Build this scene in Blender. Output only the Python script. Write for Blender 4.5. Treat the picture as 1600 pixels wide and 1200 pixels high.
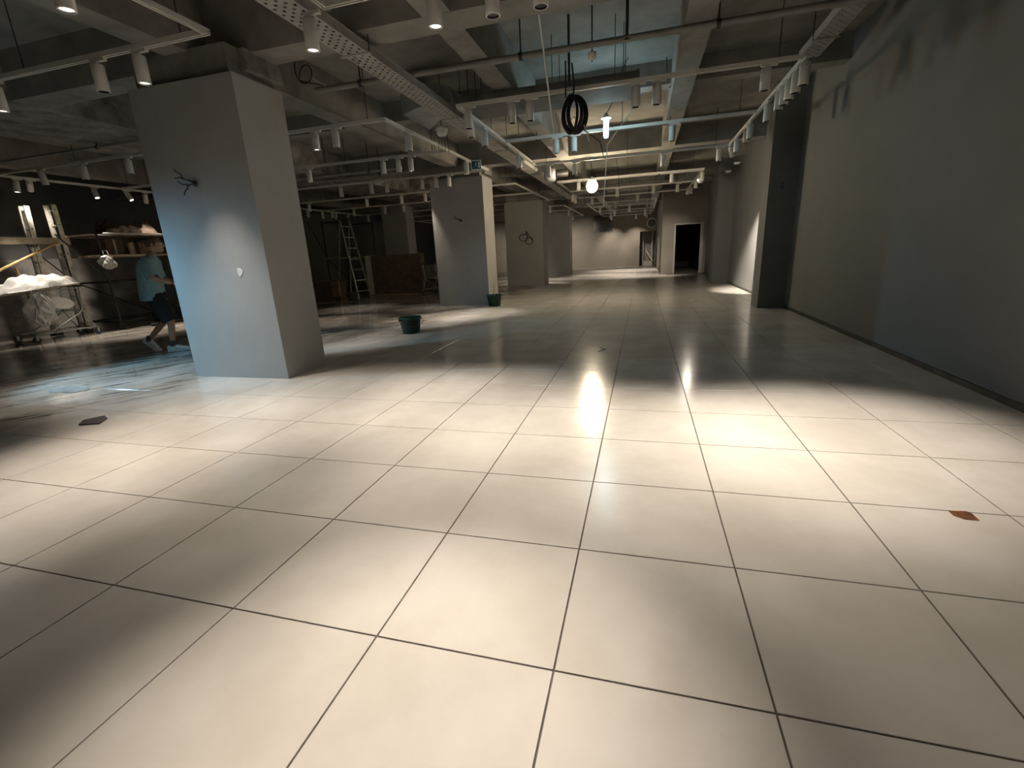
import bpy, math, random
from mathutils import Vector, Matrix, Euler
random.seed(7)
PI = math.pi
for o in list(bpy.data.objects): bpy.data.objects.remove(o)
scene = bpy.context.scene
COL = scene.collection

# ------------------------------------------------------------------ camera
CAM = Vector((0.224, -1.074, 1.211))
FPX = 719.54
YAW, PIT, ROL = math.radians(16.03), math.radians(-15.877), math.radians(-2.923)
fwd = Vector((-math.sin(YAW)*math.cos(PIT), math.cos(YAW)*math.cos(PIT), math.sin(PIT)))
rgt0 = Vector((math.cos(YAW), math.sin(YAW), 0)); up0 = rgt0.cross(fwd)
rgt = rgt0*math.cos(ROL) + up0*math.sin(ROL); upv = -rgt0*math.sin(ROL) + up0*math.cos(ROL)
cd = bpy.data.cameras.new('camera'); cam = bpy.data.objects.new('camera', cd); COL.objects.link(cam)
m = Matrix((rgt, upv, -fwd)).transposed().to_4x4(); m.translation = CAM
cam.matrix_world = m
cd.sensor_width = 36; cd.lens = 36*FPX/1600; cd.clip_end = 200; cd.clip_start = .05
scene.camera = cam

# ------------------------------------------------------------------ world, exposure
w = bpy.data.worlds.new('world'); scene.world = w; w.use_nodes = True
w.node_tree.nodes['Background'].inputs[0].default_value = (0.9, 0.95, 1, 1)
w.node_tree.nodes['Background'].inputs[1].default_value = 0.004
vs = scene.view_settings
vs.view_transform = 'Standard'; vs.look = 'None'; vs.gamma = 1; vs.exposure = 0.0
vs.use_curve_mapping = False
WARM = (1.0, 0.875, 0.74); COLD = (0.33, 0.70, 1.0)
SPOT_W = 205.0

# measured positions: a point of the photograph on a plane of the room
def ray(px, py): return rgt*((px-800)/FPX) + upv*((600-py)/FPX) + fwd
def onz(px, py, z=0.0):
    d = ray(px, py); return CAM + d*((z-CAM.z)/d.z)
def ony(px, py, y):
    d = ray(px, py); return CAM + d*((y-CAM.y)/d.y)
def onx(px, py, x):
    d = ray(px, py); return CAM + d*((x-CAM.x)/d.x)
def proj(p):
    d = Vector(p)-CAM; z = d.dot(fwd)
    return (800+FPX*d.dot(rgt)/z, 600-FPX*d.dot(upv)/z, z)

# ------------------------------------------------------------------ materials
MATS = {}
def mat(name, col, rough=.6, metal=0.0, var=.12, scale=6.0, bump=0.0, spec=.5, emis=None, estr=0, trans=0, alpha=1, stretch=None, col2=None, bscale=None):
    if name in MATS: return MATS[name]
    M = bpy.data.materials.new(name); M.use_nodes = True
    nt = M.node_tree; N = nt.nodes; L = nt.links; b = N['Principled BSDF']
    b.inputs['Roughness'].default_value = rough; b.inputs['Metallic'].default_value = metal
    b.inputs['Specular IOR Level'].default_value = spec
    tc = N.new('ShaderNodeNewGeometry'); src = tc.outputs['Position']
    if stretch:
        mp = N.new('ShaderNodeMapping'); mp.inputs['Scale'].default_value = stretch
        L.new(src, mp.inputs['Vector']); src = mp.outputs['Vector']
    nz = N.new('ShaderNodeTexNoise'); nz.inputs['Scale'].default_value = scale; nz.inputs['Detail'].default_value = 6
    nz.inputs['Roughness'].default_value = .6
    L.new(src, nz.inputs['Vector'])
    mx = N.new('ShaderNodeMix'); mx.data_type = 'RGBA'
    c2 = col2 if col2 else tuple(c*(1-var*2) for c in col)
    c1 = col if col2 else tuple(min(1, c*(1+var)) for c in col)
    mx.inputs['A'].default_value = (*c2, 1); mx.inputs['B'].default_value = (*c1, 1)
    mr = N.new('ShaderNodeMapRange'); mr.inputs['From Min'].default_value = .3; mr.inputs['From Max'].default_value = .7
    L.new(nz.outputs['Fac'], mr.inputs['Value']); L.new(mr.outputs['Result'], mx.inputs['Factor'])
    L.new(mx.outputs['Result'], b.inputs['Base Color'])
    if bump:
        bp = N.new('ShaderNodeBump'); bp.inputs['Strength'].default_value = bump; bp.inputs['Distance'].default_value = .02
        n2 = N.new('ShaderNodeTexNoise'); n2.inputs['Scale'].default_value = bscale or scale*4; n2.inputs['Detail'].default_value = 8
        L.new(src, n2.inputs['Vector'])
        L.new(n2.outputs['Fac'], bp.inputs['Height']); L.new(bp.outputs['Normal'], b.inputs['Normal'])
    if emis:
        b.inputs['Emission Color'].default_value = (*emis, 1); b.inputs['Emission Strength'].default_value = estr
    if trans: b.inputs['Transmission Weight'].default_value = trans
    if alpha < 1: b.inputs['Alpha'].default_value = alpha
    MATS[name] = M; return M

WALLC = (0.165, 0.164, 0.156)
mat('wall_paint', WALLC, .75, var=.05, scale=1.2, bump=.05)
mat('far_wall_paint', (0.24, 0.218, 0.182), .75, var=.06, scale=1.2, bump=.05)  # lighter, warmer tone than the other walls
mat('pillar_paint', (0.36, 0.353, 0.335), .7, var=.05, scale=1.5, bump=.05)
mat('concrete', (0.25, 0.24, 0.215), .85, var=.16, scale=2.5, bump=.35)
mat('rough_concrete', (0.27, 0.26, 0.24), .9, var=.3, scale=4, bump=.9)
mat('raw_wall', (0.36, 0.34, 0.31), .9, var=.2, scale=2.5, bump=.4)
mat('track_white', (0.62, 0.60, 0.55), .45, var=.05)
mat('head_white', (0.66, 0.64, 0.60), .4, var=.04)
mat('black_plastic', (0.02, 0.02, 0.02), .5, var=.2)
mat('lens_off', (0.10, 0.10, 0.10), .2, var=.2)
mat('lens_on', (0.9, 0.85, 0.8), .3, emis=(1, .88, .74), estr=6)
mat('tray_metal', (0.40, 0.385, 0.35), .5, metal=.25, var=.1, scale=10)
mat('galvanised', (0.36, 0.38, 0.39), .4, metal=.5, var=.2, scale=3)
mat('duct_paint', (0.12, 0.115, 0.105), .85, var=.15)
mat('pipe_paint', (0.24, 0.235, 0.215), .6, var=.12)
mat('dark_metal', (0.06, 0.058, 0.052), .5, metal=.5, var=.25)
mat('cable_black', (0.012, 0.012, 0.012), .55, var=.2)
mat('cable_white', (0.75, 0.76, 0.74), .5, var=.05)
mat('white_plastic', (0.72, 0.71, 0.68), .4, var=.04)
mat('grout', (0.11, 0.095, 0.08), .8, var=.25, scale=8)
mat('bulb_warm', (1, .9, .7), .3, emis=(1, .83, .58), estr=270)
mat('bulb_cold', (.9, .95, 1), .3, emis=(.62, .86, 1), estr=24)
mat('green_plastic', (0.006, 0.032, 0.022), .42, var=.25, scale=9)
mat('grey_plastic', (0.12, 0.12, 0.115), .5, var=.2)
mat('aluminium', (0.55, 0.52, 0.46), .42, metal=.6, var=.2, scale=9)
mat('wood', (0.42, 0.29, 0.17), .65, var=.25, scale=5, stretch=(1, 8, 8))
mat('pale_wood', (0.55, 0.46, 0.34), .65, var=.2, scale=5, stretch=(1, 8, 8))
mat('yellow_wood', (0.62, 0.42, 0.17), .5, var=.2, scale=7)
mat('cardboard', (0.30, 0.19, 0.11), .8, var=.2)
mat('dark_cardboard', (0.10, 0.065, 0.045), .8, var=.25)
mat('white_cloth', (0.78, 0.78, 0.76), .9, var=.1, scale=9, bump=.4)
mat('plastic_bag', (0.62, 0.62, 0.60), .35, var=.2, scale=12, bump=.5, alpha=.75)
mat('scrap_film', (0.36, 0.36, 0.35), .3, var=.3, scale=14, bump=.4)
mat('cart_metal', (0.40, 0.43, 0.40), .4, metal=.5, var=.15)
mat('gypsum', (0.55, 0.54, 0.50), .85, var=.08)
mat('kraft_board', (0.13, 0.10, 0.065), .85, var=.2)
mat('shirt', (0.23, 0.36, 0.37), .85, var=.1, scale=20)
mat('shorts', (0.010, 0.010, 0.011), .85, var=.2)
mat('skin', (0.50, 0.27, 0.17), .55, var=.1, scale=12)
mat('hair', (0.15, 0.08, 0.05), .7, var=.3, scale=40)
mat('shoe_white', (0.66, 0.66, 0.63), .6, var=.08)
mat('shoe_dark', (0.06, 0.06, 0.06), .6, var=.2)
mat('sign_green', (0.015, 0.05, 0.035), .4, var=.15)
mat('dark_screen', (0.03, 0.03, 0.032), .25, var=.2)
mat('stain', (0.15, 0.05, 0.01), .5, var=.5, scale=30)
mat('plum_board', (0.07, 0.05, 0.05), .7, var=.15)
mat('water', (0.30, 0.32, 0.31), .03, var=.15, spec=.8)

# floor tile: warm pale porcelain, clouded, with a dirty wet stretch to the left and scuffs
def tile_material():
    M = bpy.data.materials.new('floor_tile'); M.use_nodes = True
    nt = M.node_tree; N = nt.nodes; L = nt.links; b = N['Principled BSDF']
    geo = N.new('ShaderNodeNewGeometry'); pos = geo.outputs['Position']
    def noise(scale, stretch=(1, 1, 1), detail=5, rough=.6, rot=0):
        mp = N.new('ShaderNodeMapping'); mp.inputs['Scale'].default_value = stretch; mp.inputs['Rotation'].default_value = (0, 0, rot)
        L.new(pos, mp.inputs['Vector'])
        n = N.new('ShaderNodeTexNoise'); n.inputs['Scale'].default_value = scale; n.inputs['Detail'].default_value = detail
        n.inputs['Roughness'].default_value = rough
        L.new(mp.outputs['Vector'], n.inputs['Vector']); return n.outputs['Fac']
    def mth(op, a, bb=None, c=None):
        n = N.new('ShaderNodeMath'); n.operation = op
        for i, v in enumerate((a, bb, c)):
            if v is None: continue
            if isinstance(v, (int, float)): n.inputs[i].default_value = v
            else: L.new(v, n.inputs[i])
        return n.outputs[0]
    def rng(v, a, bb, c=0, d=1):
        n = N.new('ShaderNodeMapRange'); n.interpolation_type = 'SMOOTHSTEP'
        n.inputs['From Min'].default_value = a; n.inputs['From Max'].default_value = bb
        n.inputs['To Min'].default_value = c; n.inputs['To Max'].default_value = d
        L.new(v, n.inputs['Value']); return n.outputs['Result']
    def mix(fac, A, B):
        n = N.new('ShaderNodeMix'); n.data_type = 'RGBA'
        L.new(fac, n.inputs['Factor'])
        for k, v in (('A', A), ('B', B)):
            if isinstance(v, tuple): n.inputs[k].default_value = (*v, 1)
            else: L.new(v, n.inputs[k])
        return n.outputs['Result']
    cloud = rng(noise(1.6), .3, .7)
    base = mix(cloud, (0.50, 0.47, 0.425), (0.60, 0.575, 0.535))
    oi = N.new('ShaderNodeObjectInfo')
    sep = N.new('ShaderNodeSeparateXYZ'); L.new(pos, sep.inputs[0]); x, y = sep.outputs[0], sep.outputs[1]
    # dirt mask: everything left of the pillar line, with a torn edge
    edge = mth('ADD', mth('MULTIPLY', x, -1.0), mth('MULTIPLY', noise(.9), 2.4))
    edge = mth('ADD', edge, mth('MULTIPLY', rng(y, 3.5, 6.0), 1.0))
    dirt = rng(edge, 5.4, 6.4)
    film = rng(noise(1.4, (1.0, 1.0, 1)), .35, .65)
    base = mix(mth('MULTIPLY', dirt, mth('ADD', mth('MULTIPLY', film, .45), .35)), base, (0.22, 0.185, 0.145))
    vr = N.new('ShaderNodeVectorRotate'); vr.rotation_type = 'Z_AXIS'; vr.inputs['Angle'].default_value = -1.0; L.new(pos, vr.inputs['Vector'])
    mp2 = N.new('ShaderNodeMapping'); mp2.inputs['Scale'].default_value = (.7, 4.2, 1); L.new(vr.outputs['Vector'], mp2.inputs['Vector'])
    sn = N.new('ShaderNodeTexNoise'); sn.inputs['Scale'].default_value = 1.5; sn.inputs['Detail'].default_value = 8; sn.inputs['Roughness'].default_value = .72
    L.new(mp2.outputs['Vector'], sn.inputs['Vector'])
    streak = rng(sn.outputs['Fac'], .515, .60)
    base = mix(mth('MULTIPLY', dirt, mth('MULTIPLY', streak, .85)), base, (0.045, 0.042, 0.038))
    # small scuffs over the whole floor
    scuff = rng(noise(3.0, (1, 1, 1), 8, .75), .66, .76)
    base = mix(mth('MULTIPLY', scuff, .25), base, (0.26, 0.22, 0.17))
    # mopped zone in the middle of the hall: dried smears
    mz = mth('MULTIPLY', rng(mth('ADD', y, mth('MULTIPLY', noise(1.1), .8)), 1.0, 4.4), mth('SUBTRACT', 1.0, rng(y, 10.5, 13.5)))
    smear = rng(noise(1.3, (2.2, .5, 1), 6, .6, -.25), .52, .64)
    base = mix(mth('MULTIPLY', mz, mth('MULTIPLY', smear, .15)), base, (0.30, 0.28, 0.25))
    L.new(base, b.inputs['Base Color'])
    r = mth('ADD', .205, mth('MULTIPLY', noise(2.2), .06))
    wet = rng(noise(.8, (1, .6, 1)), .45, .58)
    r = mth('SUBTRACT', r, mth('MULTIPLY', mz, .07))
    r = mth('SUBTRACT', r, mth('MULTIPLY', dirt, mth('MULTIPLY', wet, .15)))
    r = mth('MAXIMUM', r, .05)
    L.new(r, b.inputs['Roughness'])
    b.inputs['Specular IOR Level'].default_value = .5
    bp = N.new('ShaderNodeBump'); bp.inputs['Strength'].default_value = .03; bp.inputs['Distance'].default_value = .01
    L.new(noise(14), bp.inputs['Height']); L.new(bp.outputs['Normal'], b.inputs['Normal'])
    MATS['floor_tile'] = M
tile_material()

# ------------------------------------------------------------------ mesh helpers
class MB:
    def __init__(s): s.v = []; s.f = []; s.sm = []
    def add(s, vs, fs, smooth=False):
        n = len(s.v); s.v += [tuple(v) for v in vs]
        for f in fs: s.f.append(tuple(i+n for i in f)); s.sm.append(smooth)
        return s
    def box(s, lo, hi, rot=None, piv=None):
        x0, y0, z0 = lo; x1, y1, z1 = hi
        vs = [Vector(p) for p in ((x0,y0,z0),(x1,y0,z0),(x1,y1,z0),(x0,y1,z0),(x0,y0,z1),(x1,y0,z1),(x1,y1,z1),(x0,y1,z1))]
        if rot:
            R = Euler(rot).to_matrix(); c = Vector(piv) if piv else sum(vs, Vector())/8
            vs = [R@(v-c)+c for v in vs]
        return s.add(vs, [(0,3,2,1),(4,5,6,7),(0,1,5,4),(1,2,6,5),(2,3,7,6),(3,0,4,7)])
    def bar(s, a, b, wx, wy):
        a, b = Vector(a), Vector(b); d = (b-a).normalized()
        u = d.cross(Vector((0,0,1)));
        if u.length < 1e-4: u = Vector((1,0,0))
        u.normalize(); t = u.cross(d)
        vs = []
        for p in (a, b):
            for i, j in ((-1,-1),(1,-1),(1,1),(-1,1)): vs.append(p+u*i*wx/2+t*j*wy/2)
        return s.add(vs, [(0,3,2,1),(4,5,6,7),(0,1,5,4),(1,2,6,5),(2,3,7,6),(3,0,4,7)])
    def tube(s, pts, r, n=8, cap=True):
        pts = [Vector(p) for p in pts]; rings = []; prev = None
        for i, p in enumerate(pts):
            d = (pts[min(i+1, len(pts)-1)]-pts[max(i-1, 0)]).normalized()
            if prev is None:
                u = d.cross(Vector((0,0,1)))
                if u.length < 1e-3: u = d.cross(Vector((1,0,0)))
            else: u = prev - d*prev.dot(d)
            u.normalize(); prev = u; t = d.cross(u)
            rr = r[i] if isinstance(r, (list, tuple)) else r
            rings.append([p+(u*math.cos(2*PI*k/n)+t*math.sin(2*PI*k/n))*rr for k in range(n)])
        vs = [v for g in rings for v in g]; fs = []
        for i in range(len(rings)-1):
            for k in range(n): fs.append((i*n+k, i*n+(k+1)%n, (i+1)*n+(k+1)%n, (i+1)*n+k))
        s.add(vs, fs, True)
        if cap: s.add(rings[0], [tuple(range(n))[::-1]]); s.add(rings[-1], [tuple(range(n))])
        return s
    def lathe(s, prof, c=(0,0,0), n=20, smooth=True):
        cx, cy, cz = c; vs = []; fs = []
        for r, z in prof:
            for k in range(n): vs.append((cx+r*math.cos(2*PI*k/n), cy+r*math.sin(2*PI*k/n), cz+z))
        for i in range(len(prof)-1):
            for k in range(n): fs.append((i*n+k, i*n+(k+1)%n, (i+1)*n+(k+1)%n, (i+1)*n+k))
        return s.add(vs, fs, smooth)
    def ball(s, c, r, n=14, m=8, sq=(1,1,1)):
        vs = []; fs = []
        for i in range(m+1):
            th = PI*i/m
            for k in range(n):
                vs.append((c[0]+r*sq[0]*math.sin(th)*math.cos(2*PI*k/n), c[1]+r*sq[1]*math.sin(th)*math.sin(2*PI*k/n), c[2]-r*sq[2]*math.cos(th)))
        for i in range(m):
            for k in range(n): fs.append((i*n+k, i*n+(k+1)%n, (i+1)*n+(k+1)%n, (i+1)*n+k))
        return s.add(vs, fs, True)
    def mesh(s, name):
        me = bpy.data.meshes.new(name); me.from_pydata(s.v, [], s.f); me.update()
        me.polygons.foreach_set('use_smooth', s.sm)
        return me
    def build(s, name, material, parent=None, off=None, loc=None):
        if off is not None:
            o_ = Vector(off); s.v = [tuple(Vector(v)-o_) for v in s.v]
        ob = bpy.data.objects.new(name, s.mesh(name)); COL.objects.link(ob)
        ob.data.materials.append(MATS[material])
        if parent: ob.parent = parent
        if loc is not None: ob.location = loc
        return ob

def tag(o, label, cat, group=None, kind=None):
    o['label'] = label
    if cat: o['category'] = cat
    if group: o['group'] = group
    if kind: o['kind'] = kind
    return o
def thing(name, label, cat, loc=(0,0,0), rz=0, group=None):
    o = bpy.data.objects.new(name, None); COL.objects.link(o); o.empty_display_size = .1
    o.location = loc; o.rotation_euler = (0, 0, rz)
    return tag(o, label, cat, group)
def struct(o, label=None):
    o['kind'] = 'structure'
    if label: o['label'] = label
    return o
ORD = ['first','second','third','fourth','fifth','sixth','seventh','eighth','ninth','tenth','eleventh','twelfth']

# ------------------------------------------------------------------ room shell
XR, XL, YB, YF, ZS, T = 2.75, -13.8, -4.2, 30.0, 3.7, 0.6
YD, XD = 20.4, 1.0          # wall with the doorway, and its return
fl = struct(MB().box((XL-.2, YB-.2, -.25), (XR+.2, YF+2.2, -.006)).build('floor', 'grout'), 'pale square tiled floor with dark grout joints')

def tile_mesh(mb, x0, y0, x1, y1):
    g, c, h = .0030, .0012, -.006
    a = [(x0+g,y0+g,h),(x1-g,y0+g,h),(x1-g,y1-g,h),(x0+g,y1-g,h)]
    b = [(x0+g,y0+g,-c),(x1-g,y0+g,-c),(x1-g,y1-g,-c),(x0+g,y1-g,-c)]
    t = [(x0+g+c,y0+g+c,0),(x1-g-c,y0+g+c,0),(x1-g-c,y1-g-c,0),(x0+g+c,y1-g-c,0)]
    v = a+b+t; f = [(8,9,10,11)]
    for i in range(4):
        j = (i+1) % 4; f += [(i,j,4+j,4+i),(4+i,4+j,8+j,8+i)]
    mb.add(v, f)
cells = []
for i in range(-23, 5):
    for j in range(-7, 50):
        x0, y0, x1, y1 = i*T, j*T, min(i*T+T, XR), j*T+T
        if j*T+T > YD and x0 >= XD-.01: continue
        c = Vector(((x0+x1)/2, (y0+y1)/2, 0)); px, py, z = proj(c)
        vis = z > .25 and -250 < px < 1850 and 395 < py < 1450
        cells.append((z if vis else 999, i, x0, y0, x1, y1))
cells.sort()
full = MB(); tile_mesh(full, 0, 0, T, T); FULL = full.mesh('floor_tile'); FULL.materials.append(MATS['floor_tile'])
part = MB(); tile_mesh(part, 0, 0, XR-4*T, T); PART = part.mesh('floor_tile_cut'); PART.materials.append(MATS['floor_tile'])
rest = MB()
for n, (z, i, x0, y0, x1, y1) in enumerate(cells):
    if n < 300 and z < 900:
        o = bpy.data.objects.new('floor_tile', PART if i == 4 else FULL); COL.objects.link(o)
        o.parent = fl; o.location = (x0, y0, 0)
    else: tile_mesh(rest, x0, y0, x1, y1)
o = rest.build('floor_tile_field', 'floor_tile', fl); o['kind'] = 'stuff'

# ceiling slab and its beams
ce = struct(MB().box((XL-.2, YB-.2, ZS), (XR+.2, YF+2.2, ZS+.2)).build('ceiling', 'concrete'), 'bare grey concrete ceiling slab with beams')
def beam(x0, y0, x1, y1, z0=3.2, m='concrete', name='beam'):
    return MB().box((x0, y0, z0), (x1, y1, ZS+.02)).build(name, m, ce)
PIL_Y = [(2.98, 3.63), (9.84, 10.6), (16.0, 16.85), (22.4, 23.1)]
BX = [(3.27, 3.61), (10.05, 10.4), (16.3, 16.65), (22.7, 23.05)]
for y0, y1 in BX: beam(XL, y0, XR, y1)
for x0, x1 in ((-11.4, -11.05), (-4.28, -3.99), (-1.66, -1.40), (0.55, 0.81)): beam(x0, YB, x1, YF, 3.202)
beam(-8.55, YB, -6.92, YF, 3.198, 'rough_concrete')
beam(-6.9, 6.7, XR, 6.95, 3.4); beam(-6.9, 13.3, XR, 13.6, 3.4)
beam(-6.9, -.7, XR, -.4, 3.4)

# walls
def wall(name, lo, hi, m='wall_paint', label=None): return struct(MB().box(lo, hi).build(name, m), label)
wr = wall('wall_right', (XR, YB-.2, 0), (XR+.2, YD, ZS), label='long dark grey painted wall on the right')
for y0, y1 in ((8.42, 8.95), (14.5, 15.3)):
    MB().box((2.30, y0, 0), (XR, y1, ZS)).build('pilaster', 'wall_paint', wr)
wall('wall_back', (XL-.2, YB-.2, 0), (XR, YB, ZS), label='grey wall behind the camera')
wl = wall('wall_left', (XL-.2, YB, 0), (XL, YF, ZS), label='dark grey wall at far left')
MB().box((XL, 5.2, 0), (XL+.14, 11.5, 1.62)).build('unpainted_panel', 'raw_wall', wl)
MB().box((XL, 5.2, .58), (XL+.17, 11.5, .64)).build('ledge', 'raw_wall', wl)
# far wall with an alcove opening at its right end
wf = struct(MB().box((XL, YF, 0), (0.04, YF+.2, ZS)).box((.04, YF, 2.08), (XD, YF+.2, ZS)).build('wall_far', 'far_wall_paint'), 'pale grey wall closing the far end')
MB().box((-.05, YF+.2, 0), (.04, YF+1.6, ZS)).build('alcove_cheek', 'raw_wall', wf)
MB().box((-.05, YF+1.5, 0), (1.2, YF+1.7, ZS)).build('alcove_back', 'raw_wall', wf)
# doorway wall
DX0, DX1, DH = 1.50, 2.58, 2.0
wd = struct(MB().box((XD, YD, 0), (DX0, YD+.18, ZS)).box((DX0, YD, DH), (DX1, YD+.18, ZS)).box((DX1, YD, 0), (XR+.2, YD+.18, ZS))
     .box((XD, YD+.18, 0), (XD+.18, YF+2, ZS)).build('wall_door', 'far_wall_paint'), 'pale grey wall with a dark doorway')
MB().box((XD+.2, YD+7, 0), (XR+.2, YD+7.2, ZS)).box((XR, YD+.18, 0), (XR+.2, YD+7, ZS)).build('room_beyond', 'black_plastic', wd)  # black walls put the darkness of the unlit room into the colour
dr = struct(MB().box((DX0-.01, YD-.03, 0), (DX0+.05, YD+.19, DH+.05)).box((DX1-.05, YD-.03, 0), (DX1+.06, YD+.19, DH+.05))
    .box((DX0+.05, YD-.03, DH-.01), (DX1-.05, YD+.19, DH+.05)).build('door_1', 'pillar_paint'), 'pale frame of the open dark doorway')
# skirting line of the right wall
struct(MB().box((XR-.012, YB, 0), (XR, 8.42, .05)).box((XR-.012, 8.95, 0), (XR, 14.5, .05)).build('baseboard_right', 'dark_metal'), 'thin dark skirting along the right wall')

# ------------------------------------------------------------------ pillars
plab = ['big square grey pillar nearest the camera, bluish on its front', 'second square grey pillar, standing behind the green bucket',
        'third square grey pillar with a tangle of wires on its face', 'dark far pillar half hidden behind the third pillar']
pills = []
for k, (y0, y1) in enumerate(PIL_Y):
    x0, x1 = [(-4.775, -3.49), (-4.7, -3.38), (-4.64, -3.24), (-4.6, -3.2)][k]
    cx, cy = (x0+x1)/2, (y0+y1)/2
    p = thing('pillar', plab[k], 'pillar', (cx, cy, 0))
    MB().box((x0, y0, 0), (x1, y1, 2.955)).build('cladding', 'pillar_paint', p, (cx, cy, 0))
    MB().box((x0+.07, y0+.05, 2.955), (x1-.07, y1-.03, 3.22)).build('concrete_core', 'concrete', p, (cx, cy, 0))
    if k < 2:
        c = MB().box((x0+.02, y0+.12, 3.03), (x0+.33, y1-.1, 3.2), rot=(0, .18, 0)).box((x1-.3, y0+.2, 3.01), (x1+.01, y1+.02, 3.2), rot=(0, -.12, 0))
        c.build('rough_haunch', 'rough_concrete', p, (cx, cy, 0))
    pills.append(p)
p = thing('pillar', 'pale pillar in the dark area behind the stacked boards', 'pillar', (-9.3, 16.7, 0))
MB().box((-9.85, 16.4, 0), (-8.8, 17.1, 3.2)).build('cladding', 'pillar_paint', p, (-9.3, 16.7, 0))
MB().box((-9.87, 16.38, 0), (-8.78, 17.12, .08)).build('plinth', 'raw_wall', p, (-9.3, 16.7, 0))
# bits on the pillars: repair patch, wire tails
def patch(px, py, y, wdt, hgt, label, m='gypsum', name='filler_patch'):
    c = ony(px, py, y); mb = MB(); n = 9; vs = []
    for d in (0, -.004):
        for k in range(n):
            a = 2*PI*k/n+.3; r = 1+.18*math.sin(3*a+1)
            vs.append((c.x+wdt*r*math.cos(a), c.y+d, c.z+hgt*r*math.sin(a)))
    fs = [tuple(range(n, 2*n))[::-1]]+[(k, (k+1) % n, n+(k+1) % n, n+k) for k in range(n)]
    o = mb.add(vs, fs).build(name, m, None, c, c); return tag(o, label, 'patch')
patch(375, 425, 2.98, .035, .045, 'small pale filler patch low on the nearest pillar', 'white_plastic')
def wire_tail(px, py, y, s, label, curls=3):
    c = ony(px, py, y); t = thing('wire_tail', label, 'wires', c)
    MB().lathe([(0, 0), (.03*s, 0), (.03*s, .01), (0, .012)], n=10).build('box_hole', 'cable_black', t).rotation_euler = (PI/2, 0, 0)
    rr = random.Random(int(px))
    for k in range(curls):
        pts = []; a0 = PI*(.75+.22*k)
        for i in range(9):
            u = i/8
            pts.append(((math.cos(a0+u*.5*(-1)**k))*.2*s*u + .02*math.sin(9*u+k), -.012-.07*s*u*(1-u*.4), (math.sin(a0-.6+u*.9*(-1)**k))*.13*s*u+rr.uniform(-.008, .008)))
        MB().tube(pts, .0055*s, 6).build('wire', 'cable_black', t)
wire_tail(305, 287, 2.98, 1.0, 'loose black wires poking out of the nearest pillar', 4)
wire_tail(720, 345, 9.84, .9, 'short dark wire tail on the second pillar', 2)
def curl_wire(px, py, y, label):
    c = ony(px, py, y); t = thing('wire_coil', label, 'wires', c)
    for k in range(2):
        pts = [((.14-.02*k)*math.cos(a)*(1+.25*math.sin(a*.5))-.08+k*.2, -.02-.01*math.sin(a), -.03-.12*k+.12*math.sin(a)) for a in [i*.45 for i in range(16)]]
        MB().tube([(0, 0, .2)]+pts, .014, 6).build('wire', 'cable_black', t)
curl_wire(822, 370, 16.0, 'curled black wires hanging on the third pillar')

# ------------------------------------------------------------------ ceiling tracks
ZT = 3.0
def rail(a, b):
    a, b = Vector(a), Vector(b); m = MB(); d = (b-a).normalized(); u = Vector((-d.y, d.x, 0)); w2 = .02
    # channel section: two lips and a top, open slot below
    for s0, s1, z0, z1 in ((-w2, -.008, 0, .035), (.008, w2, 0, .035), (-w2, w2, .035, .042)):
        vs = []
        for p in (a, b):
            for s_, z_ in ((s0, z0), (s1, z0), (s1, z1), (s0, z1)): vs.append(p+u*s_+Vector((0, 0, z_)))
        m.add(vs, [(0,3,2,1),(4,5,6,7),(0,1,5,4),(1,2,6,5),(2,3,7,6),(3,0,4,7)])
    m.add([a+u*-.008+Vector((0,0,.03)), a+u*.008+Vector((0,0,.03)), b+u*.008+Vector((0,0,.03)), b+u*-.008+Vector((0,0,.03))], [(0,1,2,3)])
    return m
def track_frame(x0, x1, ys, label, sides=(1, 1)):
    c = Vector((x1, ys[0], ZT)); t = thing('light_track', label, 'light track', c)
    for y in ys: rail((x0-.02, y, ZT), (x1+.02, y, ZT)).build('rail', 'track_white', t, c)
    if sides[0]: rail((x0, ys[0]+.02, ZT), (x0, ys[-1]-.02, ZT)).build('rail', 'track_white', t, c)
    if sides[1]: rail((x1, ys[0]+.02, ZT), (x1, ys[-1]-.02, ZT)).build('rail', 'track_white', t, c)
    for y in ys:
        n = max(2, int((x1-x0)/1.9))
        for k in range(n+1):
            x = x0+.25+(x1-x0-.5)*k/n
            MB().tube([(x, y, ZT+.04), (x, y, ZS)], .005, 6).build('hanger_rod', 'dark_metal', t, c)
    return t
track_frame(-11.1, -3.17, [-2.2, .12, 2.45], 'white light track frame at upper left, in front of the nearest pillar')
track_frame(-2.07, 1.80, [-2.2, .12, 2.45], 'white light track frame just above the top edge of the picture')
track_frame(-11.1, -3.17, [5.18, 7.38, 9.66], 'white light track frame running left behind the nearest pillar')
track_frame(-2.07, 1.80, [5.08, 7.2, 9.6], 'white light track frame on the right with the cold lamp beside it')
track_frame(-11.1, -3.17, [12.05, 14.4, 17.0], 'white light track frame in the dark area beyond the second pillar')
track_frame(-2.07, 1.66, [12.5, 14.9, 17.1], 'white light track frame on the right just beyond the warm bulb')
track_frame(-2.07, 0.70, [19.6, 21.6, 24.2], 'far light track frame in front of the doorway wall')
track_frame(-11.1, -3.0, [19.4, 22.0, 26.2], 'far light track frame left of the distant pillars')
track_frame(-2.07, 0.60, [26.0, 28.4], 'farthest light track frame close to the end wall')

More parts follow.
